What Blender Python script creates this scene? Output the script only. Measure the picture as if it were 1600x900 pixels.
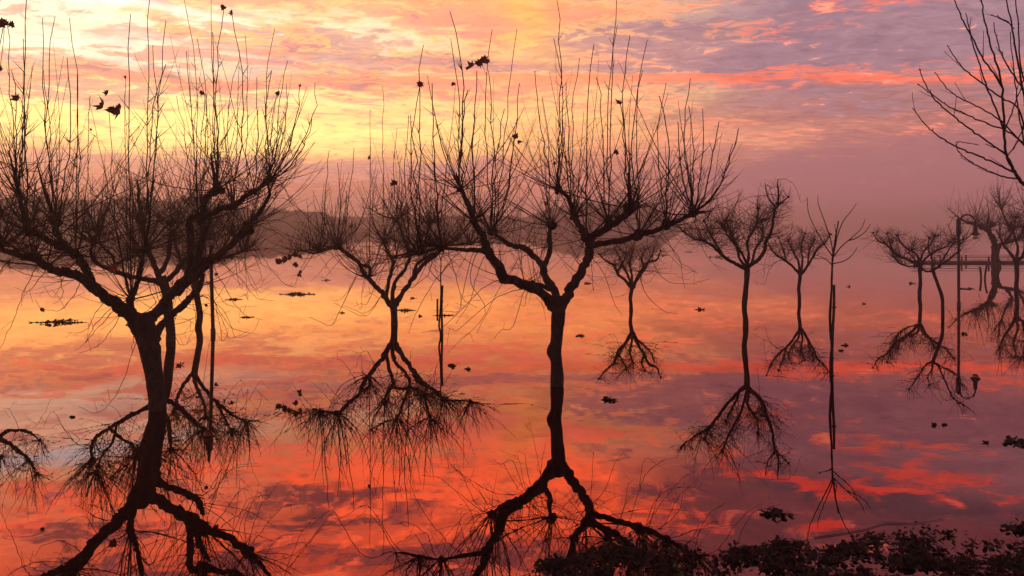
import bpy, math, random
import numpy as np
from math import radians, sin, cos, tan, atan, atan2, sqrt, pi, exp
from mathutils import Vector, Matrix

scene = bpy.context.scene
COL = scene.collection
for _o in list(bpy.data.objects):
    bpy.data.objects.remove(_o)
rng = random.Random(7)

# ------------------------------------------------------------------ camera
CAM_H = 2.5
F = 1200.0            # focal length in photograph pixels (1600 wide)
HY = 348.0            # horizon row of the photograph
cam_d = bpy.data.cameras.new('camera')
cam_d.sensor_width = 36.0
cam_d.lens = 27.0
cam_d.shift_y = -(450.0 - HY) / 1600.0
cam_d.clip_start = 0.05
cam_d.clip_end = 6000.0
cam = bpy.data.objects.new('camera', cam_d)
cam.location = (0, 0, CAM_H)
cam.rotation_euler = (radians(90), 0, 0)
COL.objects.link(cam)
scene.camera = cam

# ------------------------------------------------------------------ view
scene.view_settings.view_transform = 'Standard'
scene.view_settings.look = 'None'
scene.view_settings.exposure = 0.0
scene.view_settings.gamma = 1.0
try:
    scene.view_settings.use_curve_mapping = False
except Exception:
    pass
scene.cycles.max_bounces = 6
scene.cycles.volume_bounces = 2
scene.cycles.volume_step_rate = 10.0
scene.cycles.volume_max_steps = 64


def lin(r, g, b):
    def f(c):
        c = c / 255.0
        return c / 12.92 if c <= 0.04045 else ((c + 0.055) / 1.055) ** 2.4
    return (f(r), f(g), f(b), 1.0)


# ------------------------------------------------------------------ world: dawn sky
world = bpy.data.worlds.new('World')
scene.world = world
world.use_nodes = True
NT = world.node_tree
NT.nodes.clear()


class G:
    """small helper to write node graphs as expressions"""
    def __init__(s, nt):
        s.nt = nt

    def put(s, sock, v):
        if isinstance(v, bpy.types.NodeSocket):
            s.nt.links.new(v, sock)
        elif v is not None:
            if hasattr(sock, 'default_value'):
                try:
                    sock.default_value = v
                except Exception:
                    sock.default_value = tuple(v)[:3]

    def m(s, op, a, b=None, c=None, clamp=False):
        n = s.nt.nodes.new('ShaderNodeMath')
        n.operation = op
        n.use_clamp = clamp
        s.put(n.inputs[0], a)
        if b is not None:
            s.put(n.inputs[1], b)
        if c is not None:
            s.put(n.inputs[2], c)
        return n.outputs[0]

    def step(s, v, lo, hi):
        n = s.nt.nodes.new('ShaderNodeMapRange')
        n.interpolation_type = 'SMOOTHSTEP'
        s.put(n.inputs['Value'], v)
        n.inputs['From Min'].default_value = lo
        n.inputs['From Max'].default_value = hi
        return n.outputs['Result']

    def mix(s, f, a, b, mode='MIX'):
        n = s.nt.nodes.new('ShaderNodeMix')
        n.data_type = 'RGBA'
        n.blend_type = mode
        s.put(n.inputs[0], f)
        s.put(n.inputs[6], a)
        s.put(n.inputs[7], b)
        return n.outputs[2]

    def ramp(s, v, stops, interp='LINEAR'):
        n = s.nt.nodes.new('ShaderNodeValToRGB')
        cr = n.color_ramp
        cr.interpolation = interp
        while len(cr.elements) < len(stops):
            cr.elements.new(0.5)
        for e, (p, c) in zip(cr.elements, stops):
            e.position = p
            e.color = c if len(c) == 4 else (*c, 1)
        s.put(n.inputs[0], v)
        return n.outputs[0]

    def noise(s, vec, scale, detail=5, rough=0.55, dist=0.0):
        n = s.nt.nodes.new('ShaderNodeTexNoise')
        n.inputs['Scale'].default_value = scale
        n.inputs['Detail'].default_value = detail
        n.inputs['Roughness'].default_value = rough
        n.inputs['Distortion'].default_value = dist
        s.put(n.inputs['Vector'], vec)
        return n.outputs['Fac']

    def comb(s, x, y, z):
        n = s.nt.nodes.new('ShaderNodeCombineXYZ')
        s.put(n.inputs[0], x); s.put(n.inputs[1], y); s.put(n.inputs[2], z)
        return n.outputs[0]


g = G(NT)
tc = NT.nodes.new('ShaderNodeTexCoord')
sep = NT.nodes.new('ShaderNodeSeparateXYZ')
NT.links.new(tc.outputs['Generated'], sep.inputs[0])
dx, dy, dz = sep.outputs
az = g.m('ARCTAN2', dx, dy)                                   # 0 straight ahead (west-facing camera), + to the right
hor = g.m('SQRT', g.m('ADD', g.m('MULTIPLY', dx, dx), g.m('MULTIPLY', dy, dy)))
tt = g.m('DIVIDE', g.m('MAXIMUM', dz, 0.0), g.m('MAXIMUM', hor, 0.02))   # tangent of the elevation
inv = g.m('DIVIDE', 1.0, g.m('ADD', tt, 0.07))
sx = g.m('DIVIDE', dx, g.m('MAXIMUM', hor, 0.02))
sy = g.m('DIVIDE', dy, g.m('MAXIMUM', hor, 0.02))
cx_ = g.m('MULTIPLY', sx, inv)
cy_ = g.m('MULTIPLY', sy, inv)
cloudp = g.comb(cx_, cy_, 0.0)                                 # where the view ray meets the cloud layer


def sky_at(x, y):
    """photograph pixel (direct view) -> (azimuth, tangent of elevation)"""
    a = atan((x - 800) / F)
    return a, (HY - y) / F * cos(a)


def refl_y(y):
    """row in the water -> row in the sky it mirrors (far things)"""
    return 2 * HY - y


# warp so that hand placed banks get ragged edges
wn = g.noise(cloudp, 0.9, 6, 0.6, 0.3)
wn2 = g.noise(g.comb(cy_, cx_, 3.1), 1.6, 6, 0.6, 0.2)
azw = g.m('MULTIPLY_ADD', g.m('SUBTRACT', wn, 0.5), 0.35, az)
ttw = g.m('MULTIPLY_ADD', g.m('SUBTRACT', wn2, 0.5), 0.07, tt)


def blob(x, y, rx, ry, amp=1.0, slope=0.0):
    """soft bank of cloud centred on a direction; sizes in photograph pixels"""
    a0, t0 = sky_at(x, y)
    u = g.m('MULTIPLY', g.m('SUBTRACT', azw, a0), F / rx * 1.0)
    v0 = g.m('SUBTRACT', ttw, t0)
    if slope:
        v0 = g.m('SUBTRACT', v0, g.m('MULTIPLY', g.m('SUBTRACT', azw, a0), slope))
    v = g.m('MULTIPLY', v0, F / ry)
    r2 = g.m('ADD', g.m('MULTIPLY', u, u), g.m('MULTIPLY', v, v))
    return g.m('MULTIPLY', g.m('EXPONENT', g.m('MULTIPLY', r2, -1.0)), amp)


def total(lst):
    s = lst[0]
    for q in lst[1:]:
        s = g.m('ADD', s, q)
    return s


def T(y):                       # ramp position for a sky row (ramp spans tan(el) 0..0.6)
    return (HY - y) / F / 0.6


R = T
tr_ = g.m('DIVIDE', tt, 0.6)
left = g.ramp(tr_, [
    (0.00, lin(205, 130, 122)), (R(325), lin(212, 134, 124)), (R(285), lin(228, 142, 122)),
    (R(250), (1.25, 0.55, 0.26, 1)), (R(215), (1.6, 1.05, 0.36, 1)), (R(150), (1.6, 1.25, 0.55, 1)), (R(110), (1.6, 1.30, 0.72, 1)),
    (R(60), (1.6, 1.35, 0.90, 1)), (R(15), (1.5, 1.15, 0.62, 1)), (R(-25), (1.9, 0.72, 0.32, 1)), (R(-150), (1.9, 0.38, 0.14, 1)),
    (0.9, (0.60, 0.15, 0.13, 1)), (1.0, (0.28, 0.12, 0.15, 1))])
mid = g.ramp(tr_, [
    (0.00, lin(200, 126, 122)), (R(325), lin(208, 130, 122)), (R(290), lin(230, 140, 120)),
    (R(250), lin(246, 152, 112)), (R(200), (1.4, 0.62, 0.22, 1)), (R(150), (1.4, 0.80, 0.34, 1)), (R(100), (1.4, 0.66, 0.35, 1)),
    (R(50), (1.4, 0.80, 0.36, 1)), (R(10), (1.4, 0.68, 0.28, 1)), (R(-25), (1.75, 0.52, 0.21, 1)), (R(-150), (1.6, 0.28, 0.12, 1)),
    (0.9, (0.40, 0.13, 0.13, 1)), (1.0, (0.25, 0.11, 0.14, 1))])
right = g.ramp(tr_, [
    (0.00, lin(176, 117, 125)), (R(325), lin(178, 116, 123)), (R(280), lin(178, 116, 122)),
    (R(230), lin(188, 120, 120)), (R(190), lin(190, 124, 120)), (R(150), lin(190, 136, 138)), (R(100), lin(182, 146, 162)),
    (R(50), lin(184, 152, 166)), (R(0), lin(188, 146, 156)), (R(-30), lin(136, 112, 124)), (R(-150), lin(110, 90, 104)),
    (0.9, lin(104, 84, 96)), (1.0, lin(90, 74, 94))])
fa = g.step(az, -0.42, 0.05)
fb = g.step(azw, 0.02, 0.34)
base = g.mix(fb, g.mix(fa, left, mid), right)
# away from the dawn the sky is dull violet
back = g.step(g.m('ABSOLUTE', az), 0.75, 2.3)
base = g.mix(g.m('MULTIPLY', back, 0.9), base, g.ramp(tr_, [(0, lin(165, 120, 125)), (0.4, lin(140, 112, 135)), (1, lin(104, 92, 124))]))
front = g.m('SUBTRACT', 1.0, g.m('MULTIPLY', back, 0.7))

n1 = g.noise(cloudp, 1.15, 8, 0.58, 0.35)
n2 = g.noise(g.comb(g.m('MULTIPLY', cx_, 0.8), cy_, 5.0), 2.6, 10, 0.60, 0.6)
n3 = g.noise(g.comb(cx_, g.m('MULTIPLY', cy_, 1.25), 9.0), 7.5, 9, 0.66, 0.7)
n4 = g.noise(g.comb(g.m('MULTIPLY', cx_, 0.8), cy_, 17.0), 3.7, 9, 0.62, 0.8)
cl = g.m('ADD', g.m('MULTIPLY', n2, 0.45), g.m('MULTIPLY', n3, 0.55))
cl4 = g.m('ADD', g.m('MULTIPLY', n4, 0.55), g.m('MULTIPLY', n3, 0.45))

# grey-mauve veils
cov_m = total([
    blob(560, 92, 300, 34, 0.13), blob(330, 105, 240, 30, 0.12), blob(60, 128, 320, 17, 0.15), blob(130, 100, 260, 9, 0.1), blob(420, 132, 460, 7, 0.12), blob(700, 100, 260, 9, 0.10), blob(500, 78, 200, 9, .08), blob(420, 45, 200, 14, 0.10), blob(300, 165, 420, 10, 0.07), blob(1350, 60, 330, 55, 0.08),
    blob(1150, 90, 260, 24, 0.12), blob(1400, 160, 260, 26, 0.06), blob(250, 252, 460, 14, 0.12), blob(560, 268, 260, 14, 0.14),
    blob(560, refl_y(790), 130, 36, 0.12), blob(930, refl_y(645), 130, 30, 0.12), blob(620, refl_y(735), 100, 20, 0.08), blob(60, refl_y(640), 160, 16, .04),
    blob(200, refl_y(770), 120, 26, 0.08), blob(1330, refl_y(650), 320, 42, 0.20), blob(1120, refl_y(790), 130, 40, 0.13),
    blob(1450, refl_y(880), 340, 60, 0.2), blob(300, refl_y(890), 300, 30, 0.08), blob(800, refl_y(870), 160, 30, 0.10)])
mauve = g.mix(fb, g.mix(fa, (0.84, 0.35, 0.31, 1), (0.66, 0.29, 0.30, 1)), lin(170, 128, 142))
high = g.step(tt, 0.25, 0.33)
mauve = g.mix(high, mauve, (0.36, 0.15, 0.17, 1))
mv = g.step(g.m('ADD', g.m('ADD', cl4, g.m('MULTIPLY', high, 0.035)), cov_m), 0.54, 0.61)
col = g.mix(g.m('MULTIPLY', g.m('MULTIPLY', mv, front), g.m('MULTIPLY_ADD', high, 0.1, 0.78)), base, mauve)

# lit undersides: yellow-orange near the sun, salmon and red away from it
cov_s = total([
    blob(1150, 119, 560, 9, 0.16), blob(1450, 117, 360, 7, 0.12), blob(1420, 180, 190, 12, 0.09), blob(1170, 52, 120, 14, 0.08),
    blob(1330, 213, 200, 9, 0.10), blob(1000, 200, 220, 30, 0.07), blob(1320, 36, 60, 8, 0.08), blob(760, 25, 300, 24, 0.08), blob(1000, 30, 200, 40, 0.09),
    blob(470, 70, 200, 22, 0.08), blob(820, 150, 170, 22, 0.08), blob(250, 122, 420, 15, 0.10), blob(300, 95, 400, 6, 0.08), blob(500, 108, 420, 5, 0.10), blob(420, 140, 420, 5, 0.08), blob(900, 175, 260, 8, .06),
    blob(480, refl_y(720), 200, 50, 0.09), blob(720, refl_y(770), 200, 50, 0.08),
    blob(850, refl_y(700), 120, 55, 0.10, 0.6), blob(1300, refl_y(752), 90, 12, 0.16), blob(1460, refl_y(735), 130, 36, 0.13),
    blob(1275, refl_y(822), 40, 14, 0.16), blob(1160, refl_y(735), 60, 14, 0.12), blob(200, refl_y(720), 260, 50, 0.06),
    blob(900, refl_y(820), 240, 40, 0.05), blob(420, refl_y(850), 240, 60, 0.04)])
cov_s = g.m('SUBTRACT', cov_s, g.m('MULTIPLY', fb, 0.045))
salmon = g.mix(fa, (1.08, 0.42, 0.29, 1), (1.25, 0.38, 0.23, 1))
salmon = g.mix(fb, salmon, (1.05, 0.22, 0.15, 1))
salmon = g.mix(high, salmon, g.mix(fb, (2.7, 0.52, 0.14, 1), (1.35, 0.14, 0.08, 1)))
sm = g.step(g.m('ADD', cl, cov_s), 0.525, 0.63)
smf = g.m('MULTIPLY', g.m('MULTIPLY', sm, 0.85), front)
col = g.mix(smf, col, salmon)
# thin golden seams where the cloud edges catch the light
seam = g.m('MULTIPLY', g.m('MULTIPLY', sm, g.m('SUBTRACT', 1.0, sm)), 4.0)
seam = g.m('MULTIPLY', g.m('MULTIPLY', seam, g.m('SUBTRACT', 1.0, fb)), g.m('MULTIPLY', g.m('SUBTRACT', 1.0, high), g.step(tt, 0.08, 0.14)))
col = g.mix(g.m('MULTIPLY', seam, 0.65), col, (1.4, 0.78, 0.24, 1))
# one long, sharply cut streak of lit cloud
n5 = g.noise(g.comb(g.m('MULTIPLY', cx_, 1.2), g.m('MULTIPLY', cy_, 3.0), 2.0), 3.2, 8, 0.65, 0.3)
t2 = g.m('DIVIDE', tt, g.m('MAXIMUM', g.m('COSINE', az), 0.3))                # the streak runs straight across the sky
strk = g.m('MULTIPLY', g.step(t2, (HY - 138) / F, (HY - 123) / F), g.m('SUBTRACT', 1.0, g.step(t2, (HY - 117) / F, (HY - 113) / F)))
strk = g.m('MULTIPLY', g.m('MULTIPLY', strk, g.step(n5, 0.38, 0.50)), g.m('MULTIPLY', g.step(az, -0.6, 0.05), front))
col = g.mix(g.m('MULTIPLY', strk, 0.9), col, g.mix(fb, (1.35, 0.42, 0.2, 1), (1.15, 0.22, 0.13, 1)))

# broken rows of small clouds, coral with grey-mauve hearts
rows = g.step(g.m('ADD', cl, total([blob(180, 112, 520, 20, 0.115), blob(640, 92, 330, 22, 0.10), blob(330, 76, 200, 9, 0.07)])), 0.575, 0.625)
heart = g.step(n4, 0.46, 0.58)
col = g.mix(g.m('MULTIPLY', g.m('MULTIPLY', rows, 0.85), front), col, g.mix(heart, (1.22, 0.40, 0.25, 1), (0.66, 0.28, 0.28, 1)))

# the glow low over the water where the sun is about to rise, and the pale gap above it
gl = g.m('MULTIPLY', total([blob(430, 205, 330, 36, 0.75), blob(170, 200, 300, 34, 0.4)]), g.m('SUBTRACT', 1.05, g.m('MULTIPLY', mv, 0.7)))
col = g.mix(g.m('MINIMUM', gl, 0.85), col, (1.9, 1.25, 0.42, 1))
col = g.mix(g.m('MINIMUM', blob(1140, 218, 190, 26, 0.6), 0.6), col, (1.25, 0.48, 0.27, 1))
gp = total([blob(250, 85, 170, 18, 0.75), blob(60, 70, 180, 22, 0.8), blob(600, 35, 120, 12, 0.35)])
col = g.mix(g.m('MINIMUM', g.m('MULTIPLY', g.m('MULTIPLY', gp, 0.8), g.m('SUBTRACT', 1.0, smf)), 0.8), col, (1.4, 1.38, 1.0, 1))
col = g.mix(g.m('MINIMUM', blob(110, refl_y(703), 170, 12, 0.85), 0.85), col, (0.95, 1.45, 1.55, 1))
ye = blob(830, 25, 60, 42, 0.65, -0.9)
col = g.mix(ye, col, (1.5, 0.72, 0.15, 1))
# fine mottling of the whole cloud deck
col = g.mix(1.0, col, g.ramp(n3, [(0.3, (0.72, 0.70, 0.74)), (0.7, (1.26, 1.26, 1.20))]), 'MULTIPLY')

# fog bank on the horizon with a cumulus-like upper edge on the right
bank = g.step(g.m('ADD', g.m('MULTIPLY', g.m('SUBTRACT', n1, 0.5), 0.07),
                  g.m('SUBTRACT', g.m('MULTIPLY', g.step(az, 0.08, 0.42), 0.08), g.m('SUBTRACT', tt, 0.018))), -0.012, 0.012)
col = g.mix(g.m('MULTIPLY', bank, 0.75), col, g.mix(fb, lin(214, 134, 124), lin(180, 116, 122)))

# a thin share of the physical twilight sky underneath the clouds
nish = NT.nodes.new('ShaderNodeTexSky')
nish.sky_type = 'NISHITA'
nish.sun_disc = False
nish.sun_elevation = radians(2.5)
nish.sun_rotation = radians(-42)
bg1 = NT.nodes.new('ShaderNodeBackground')
bg1.inputs['Strength'].default_value = 1.0
NT.links.new(col, bg1.inputs['Color'])
bg2 = NT.nodes.new('ShaderNodeBackground')
bg2.inputs['Strength'].default_value = 0.006
NT.links.new(nish.outputs[0], bg2.inputs['Color'])
add = NT.nodes.new('ShaderNodeAddShader')
NT.links.new(bg1.outputs[0], add.inputs[0])
NT.links.new(bg2.outputs[0], add.inputs[1])
out = NT.nodes.new('ShaderNodeOutputWorld')
NT.links.new(add.outputs[0], out.inputs['Surface'])

# ------------------------------------------------------------------ sun (behind thin cloud, just left of the frame)
sd = bpy.data.lights.new('sun', 'SUN')
sd.energy = 0.3
sd.angle = radians(10)
sd.color = (1.0, 0.55, 0.28)
sun = bpy.data.objects.new('sun', sd)
_d = Vector((sin(radians(-42)) * cos(radians(2.5)), cos(radians(-42)) * cos(radians(2.5)), sin(radians(2.5))))
sun.rotation_euler = (-_d).to_track_quat('-Z', 'Y').to_euler()
sun.location = _d * 50
COL.objects.link(sun)


# ------------------------------------------------------------------ materials
def new_mat(name):
    m = bpy.data.materials.new(name)
    m.use_nodes = True
    m.node_tree.nodes.clear()
    return m, G(m.node_tree)


def finish(m, gg, bsdf):
    o = m.node_tree.nodes.new('ShaderNodeOutputMaterial')
    m.node_tree.links.new(bsdf, o.inputs['Surface'])
    return m


def rough_mat(name, c1, c2, scale, rough=0.85, bump=0.0, stretch=(1, 1, 1), spec=0.25):
    m, q = new_mat(name)
    nt = m.node_tree
    t = nt.nodes.new('ShaderNodeTexCoord')
    mp = nt.nodes.new('ShaderNodeMapping')
    mp.inputs['Scale'].default_value = stretch
    nt.links.new(t.outputs['Object'], mp.inputs[0])
    n = q.noise(mp.outputs[0], scale, 6, 0.65, 0.4)
    p = nt.nodes.new('ShaderNodeBsdfPrincipled')
    q.put(p.inputs['Base Color'], q.mix(q.step(n, 0.35, 0.68), (*c1, 1), (*c2, 1)))
    p.inputs['Roughness'].default_value = rough
    p.inputs['Specular IOR Level'].default_value = spec
    if bump:
        b = nt.nodes.new('ShaderNodeBump')
        b.inputs['Strength'].default_value = 1.0
        b.inputs['Distance'].default_value = bump
        nt.links.new(n, b.inputs['Height'])
        nt.links.new(b.outputs[0], p.inputs['Normal'])
    return finish(m, q, p.outputs[0])


MAT = {}
MAT['bark'] = rough_mat('bark', (0.012, 0.007, 0.006), (0.042, 0.026, 0.019), 9, 0.9, 0.02, (1, 1, 0.45))
_m = MAT['bark']; _q = G(_m.node_tree)
_vor = _m.node_tree.nodes.new('ShaderNodeTexVoronoi'); _vor.feature = 'F1'; _vor.inputs['Scale'].default_value = 21.0
_vt = _m.node_tree.nodes.new('ShaderNodeTexCoord'); _vm = _m.node_tree.nodes.new('ShaderNodeMapping'); _vm.inputs['Scale'].default_value = (1, 1, .5)
_m.node_tree.links.new(_vt.outputs['Object'], _vm.inputs[0]); _m.node_tree.links.new(_vm.outputs[0], _vor.inputs['Vector'])
_p = [n for n in _m.node_tree.nodes if n.type == 'BSDF_PRINCIPLED'][0]
_old = _p.inputs['Base Color'].links[0].from_socket
_sepc = _m.node_tree.nodes.new('ShaderNodeSeparateColor'); _m.node_tree.links.new(_vor.outputs['Color'], _sepc.inputs[0])
_new = _q.mix(_q.m('MULTIPLY', _q.step(_sepc.outputs[0], 0.78, 0.90), 0.45), _old, (0.06, 0.042, 0.033, 1))
_m.node_tree.links.new(_new, _p.inputs['Base Color'])
_b2 = _m.node_tree.nodes.new('ShaderNodeBump'); _b2.inputs['Distance'].default_value = 0.012
_m.node_tree.links.new(_vor.outputs['Distance'], _b2.inputs['Height'])
_m.node_tree.links.new(_p.inputs['Normal'].links[0].from_socket, _b2.inputs['Normal'])
_m.node_tree.links.new(_b2.outputs[0], _p.inputs['Normal'])
MAT['twig'] = rough_mat('twig_bark', (0.014, 0.007, 0.006), (0.032, 0.014, 0.010), 14, 0.7)
MAT['leaf_dry'] = rough_mat('dry_leaf', (0.10, 0.030, 0.012), (0.22, 0.07, 0.02), 22, 0.7, 0.004)
MAT['leaf_red'] = rough_mat('red_leaf', (0.42, 0.05, 0.02), (0.55, 0.12, 0.03), 22, 0.6, 0.004)
MAT['plant'] = rough_mat('floating_leaf', (0.012, 0.018, 0.007), (0.035, 0.018, 0.010), 16, 0.6, 0.003)
MAT['plant_red'] = rough_mat('floating_leaf_red', (0.10, 0.018, 0.012), (0.045, 0.02, 0.012), 18, 0.6, 0.003)
MAT['plant_green'] = rough_mat('floating_leaf_green', (0.07, 0.14, 0.015), (0.10, 0.12, 0.02), 12, 0.55, 0.003)
MAT['iron'] = rough_mat('painted_iron', (0.016, 0.015, 0.017), (0.035, 0.028, 0.026), 12, 0.45, 0.001, spec=0.5)
MAT['wood'] = rough_mat('weathered_wood', (0.05, 0.035, 0.028), (0.11, 0.08, 0.06), 12, 0.85, 0.004, (1, 1, 0.2))
MAT['woodland'] = rough_mat('woodland', (0.05, 0.040, 0.036), (0.09, 0.07, 0.06), 0.8, 1.0, 0.0)
m, q = new_mat('lamp_glass')
p = m.node_tree.nodes.new('ShaderNodeBsdfPrincipled')
p.inputs['Base Color'].default_value = (0.62, 0.5, 0.45, 1)
p.inputs['Roughness'].default_value = 0.35
p.inputs['Transmission Weight'].default_value = 0.6
MAT['lamp_glass'] = finish(m, q, p.outputs[0])

# water: still flood, mirror at low angles, reflection reddened and dimmed at steeper ones through the gloss colour
m, q = new_mat('water')
nt = m.node_tree
geo = nt.nodes.new('ShaderNodeNewGeometry')
dot = nt.nodes.new('ShaderNodeVectorMath'); dot.operation = 'DOT_PRODUCT'
nt.links.new(geo.outputs['Normal'], dot.inputs[0])
nt.links.new(geo.outputs['Incoming'], dot.inputs[1])
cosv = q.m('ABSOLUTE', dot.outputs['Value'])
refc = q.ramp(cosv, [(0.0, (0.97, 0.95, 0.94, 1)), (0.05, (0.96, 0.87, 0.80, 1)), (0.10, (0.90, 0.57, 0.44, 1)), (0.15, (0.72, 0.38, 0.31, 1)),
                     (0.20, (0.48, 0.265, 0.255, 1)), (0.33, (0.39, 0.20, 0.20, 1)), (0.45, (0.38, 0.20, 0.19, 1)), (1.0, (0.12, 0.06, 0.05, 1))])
tcw = nt.nodes.new('ShaderNodeTexCoord')
mp = nt.nodes.new('ShaderNodeMapping'); mp.inputs['Scale'].default_value = (0.8, 1.6, 1)
nt.links.new(tcw.outputs['Object'], mp.inputs[0])
h1 = q.noise(mp.outputs[0], 1.3, 3, 0.5, 0.0)
h2 = q.noise(mp.outputs[0], 7.0, 2, 0.5, 0.0)
hh = q.m('ADD', q.m('MULTIPLY', h1, 1.0), q.m('MULTIPLY', h2, 0.03))
bm_ = nt.nodes.new('ShaderNodeBump')
bm_.inputs['Strength'].default_value = 1.0
bm_.inputs['Distance'].default_value = 0.0006
nt.links.new(hh, bm_.inputs['Height'])
gls = nt.nodes.new('ShaderNodeBsdfGlossy')
gls.inputs['Roughness'].default_value = 0.004
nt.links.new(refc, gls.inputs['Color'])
nt.links.new(bm_.outputs[0], gls.inputs['Normal'])
dif = nt.nodes.new('ShaderNodeBsdfDiffuse')
dif.inputs['Color'].default_value = (0.05, 0.018, 0.014, 1)
mxs = nt.nodes.new('ShaderNodeMixShader')
mxs.inputs[0].default_value = 0.95
nt.links.new(dif.outputs[0], mxs.inputs[1])
nt.links.new(gls.outputs[0], mxs.inputs[2])
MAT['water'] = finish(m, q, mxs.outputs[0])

# haze
m = bpy.data.materials.new('haze')
m.use_nodes = True
nt = m.node_tree
nt.nodes.clear()
pv = nt.nodes.new('ShaderNodeVolumePrincipled')
pv.inputs['Color'].default_value = (1.0, 0.95, 0.94, 1)
pv.inputs['Density'].default_value = 0.0028
pv.inputs['Anisotropy'].default_value = 0.6
oo = nt.nodes.new('ShaderNodeOutputMaterial')
nt.links.new(pv.outputs[0], oo.inputs['Volume'])
MAT['haze'] = m


# ------------------------------------------------------------------ object helpers
def setp(o, label=None, cat=None, group=None, kind=None):
    if label: o['label'] = label
    if cat: o['category'] = cat
    if group: o['group'] = group
    if kind: o['kind'] = kind
    return o


def empty(name, loc, label=None, cat=None, group=None):
    o = bpy.data.objects.new(name, None)
    o.empty_display_size = 0.2
    o.location = loc
    COL.objects.link(o)
    return setp(o, label, cat, group)


class MB:
    """collects vertices and faces for ONE mesh object"""
    def __init__(s):
        s.v = []; s.f = []; s.n = 0

    def add(s, verts, faces):
        s.v.append(np.asarray(verts, dtype=float).reshape(-1, 3))
        b = s.n
        s.f.extend([tuple(i + b for i in fc) for fc in faces])
        s.n += len(s.v[-1])

    def tube(s, pts, rad, k=4, close=True):
        P = np.asarray(pts, dtype=float)
        n = len(P)
        r = np.broadcast_to(np.asarray(rad, dtype=float), (n,))
        tg = np.gradient(P, axis=0)
        tg /= np.maximum(np.linalg.norm(tg, axis=1), 1e-9)[:, None]
        ref = np.array([0.31, 0.91, 0.27]) if abs(tg[:, 2]).mean() > 0.5 else np.array([0.1, 0.2, 0.97])
        a = np.cross(tg, ref)
        a /= np.maximum(np.linalg.norm(a, axis=1), 1e-9)[:, None]
        b = np.cross(tg, a)
        ang = np.arange(k) * 2 * pi / k
        ring = P[:, None, :] + r[:, None, None] * (np.cos(ang)[None, :, None] * a[:, None, :] + np.sin(ang)[None, :, None] * b[:, None, :])
        fs = []
        for i in range(n - 1):
            for j in range(k):
                j2 = (j + 1) % k
                fs.append((i * k + j, i * k + j2, (i + 1) * k + j2, (i + 1) * k + j))
        if close:
            fs.append(tuple(reversed(range(k))))
            fs.append(tuple(range((n - 1) * k, n * k)))
        s.add(ring.reshape(-1, 3), fs)

    def rough_tube(s, pts, rad, k, seed, amp=0.12, freq=7.0):
        """bark-covered limb: radius and section vary along and round"""
        P = np.asarray(pts, dtype=float)
        n = len(P)
        r = np.asarray(rad, dtype=float)
        tg = np.gradient(P, axis=0)
        tg /= np.maximum(np.linalg.norm(tg, axis=1), 1e-9)[:, None]
        ref = np.array([0.31, 0.91, 0.27]) if abs(tg[:, 2]).mean() > 0.5 else np.array([0.1, 0.2, 0.97])
        a = np.cross(tg, ref)
        a /= np.maximum(np.linalg.norm(a, axis=1), 1e-9)[:, None]
        b = np.cross(tg, a)
        R_ = np.random.RandomState(seed)
        ang = np.arange(k) * 2 * pi / k
        sl = np.concatenate([[0], np.cumsum(np.linalg.norm(np.diff(P, axis=0), axis=1))])
        mod = np.ones((n, k))
        for _ in range(6):
            fr = freq * R_.uniform(0.4, 2.4); ph = R_.uniform(0, 6.28); kk = R_.randint(0, 5); pa = R_.uniform(0, 6.28)
            mod += amp * 0.45 * np.sin(sl * fr + ph)[:, None] * np.cos(kk * ang + pa)[None, :]
        mod += R_.uniform(-amp * 0.4, amp * 0.4, (n, k))
        ring = P[:, None, :] + (r[:, None] * mod)[:, :, None] * (np.cos(ang)[None, :, None] * a[:, None, :] + np.sin(ang)[None, :, None] * b[:, None, :])
        fs = []
        for i in range(n - 1):
            for j in range(k):
                j2 = (j + 1) % k
                fs.append((i * k + j, i * k + j2, (i + 1) * k + j2, (i + 1) * k + j))
        fs.append(tuple(reversed(range(k))))
        fs.append(tuple(range((n - 1) * k, n * k)))
        s.add(ring.reshape(-1, 3), fs)

    def knob(s, c, r, seed, sq=(1, 1, 1)):
        """gnarled lump"""
        R_ = np.random.RandomState(seed)
        nu, nv = 10, 7
        vs = []; fs = []
        ph = R_.uniform(0, 6.28, 4)
        for i in range(nv + 1):
            th = pi * i / nv
            for j in range(nu):
                a = 2 * pi * j / nu
                rr = r * (1 + 0.16 * sin(3 * a + ph[0]) * sin(2 * th + ph[1]) + 0.12 * sin(5 * a + ph[2]) + R_.uniform(-0.12, 0.12))
                vs.append((c[0] + rr * sin(th) * cos(a) * sq[0], c[1] + rr * sin(th) * sin(a) * sq[1], c[2] + rr * cos(th) * sq[2]))
        for i in range(nv):
            for j in range(nu):
                j2 = (j + 1) % nu
                fs.append((i * nu + j, (i + 1) * nu + j, (i + 1) * nu + j2, i * nu + j2))
        s.add(vs, fs)

    def box(s, c, half, rz=0.0):
        x, y, z = half
        ca, sa = cos(rz), sin(rz)
        vs = []
        for a in (-x, x):
            for b in (-y, y):
                for d in (-z, z):
                    vs.append((c[0] + a * ca - b * sa, c[1] + a * sa + b * ca, c[2] + d))
        s.add(vs, [(0, 1, 3, 2), (4, 6, 7, 5), (0, 4, 5, 1), (2, 3, 7, 6), (0, 2, 6, 4), (1, 5, 7, 3)])

    def lathe(s, c, prof, k=20):
        vs = []; fs = []
        for (r, z) in prof:
            for j in range(k):
                a = 2 * pi * j / k
                vs.append((c[0] + r * cos(a), c[1] + r * sin(a), c[2] + z))
        for i in range(len(prof) - 1):
            for j in range(k):
                j2 = (j + 1) % k
                fs.append((i * k + j, i * k + j2, (i + 1) * k + j2, (i + 1) * k + j))
        s.add(vs, fs)

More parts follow.
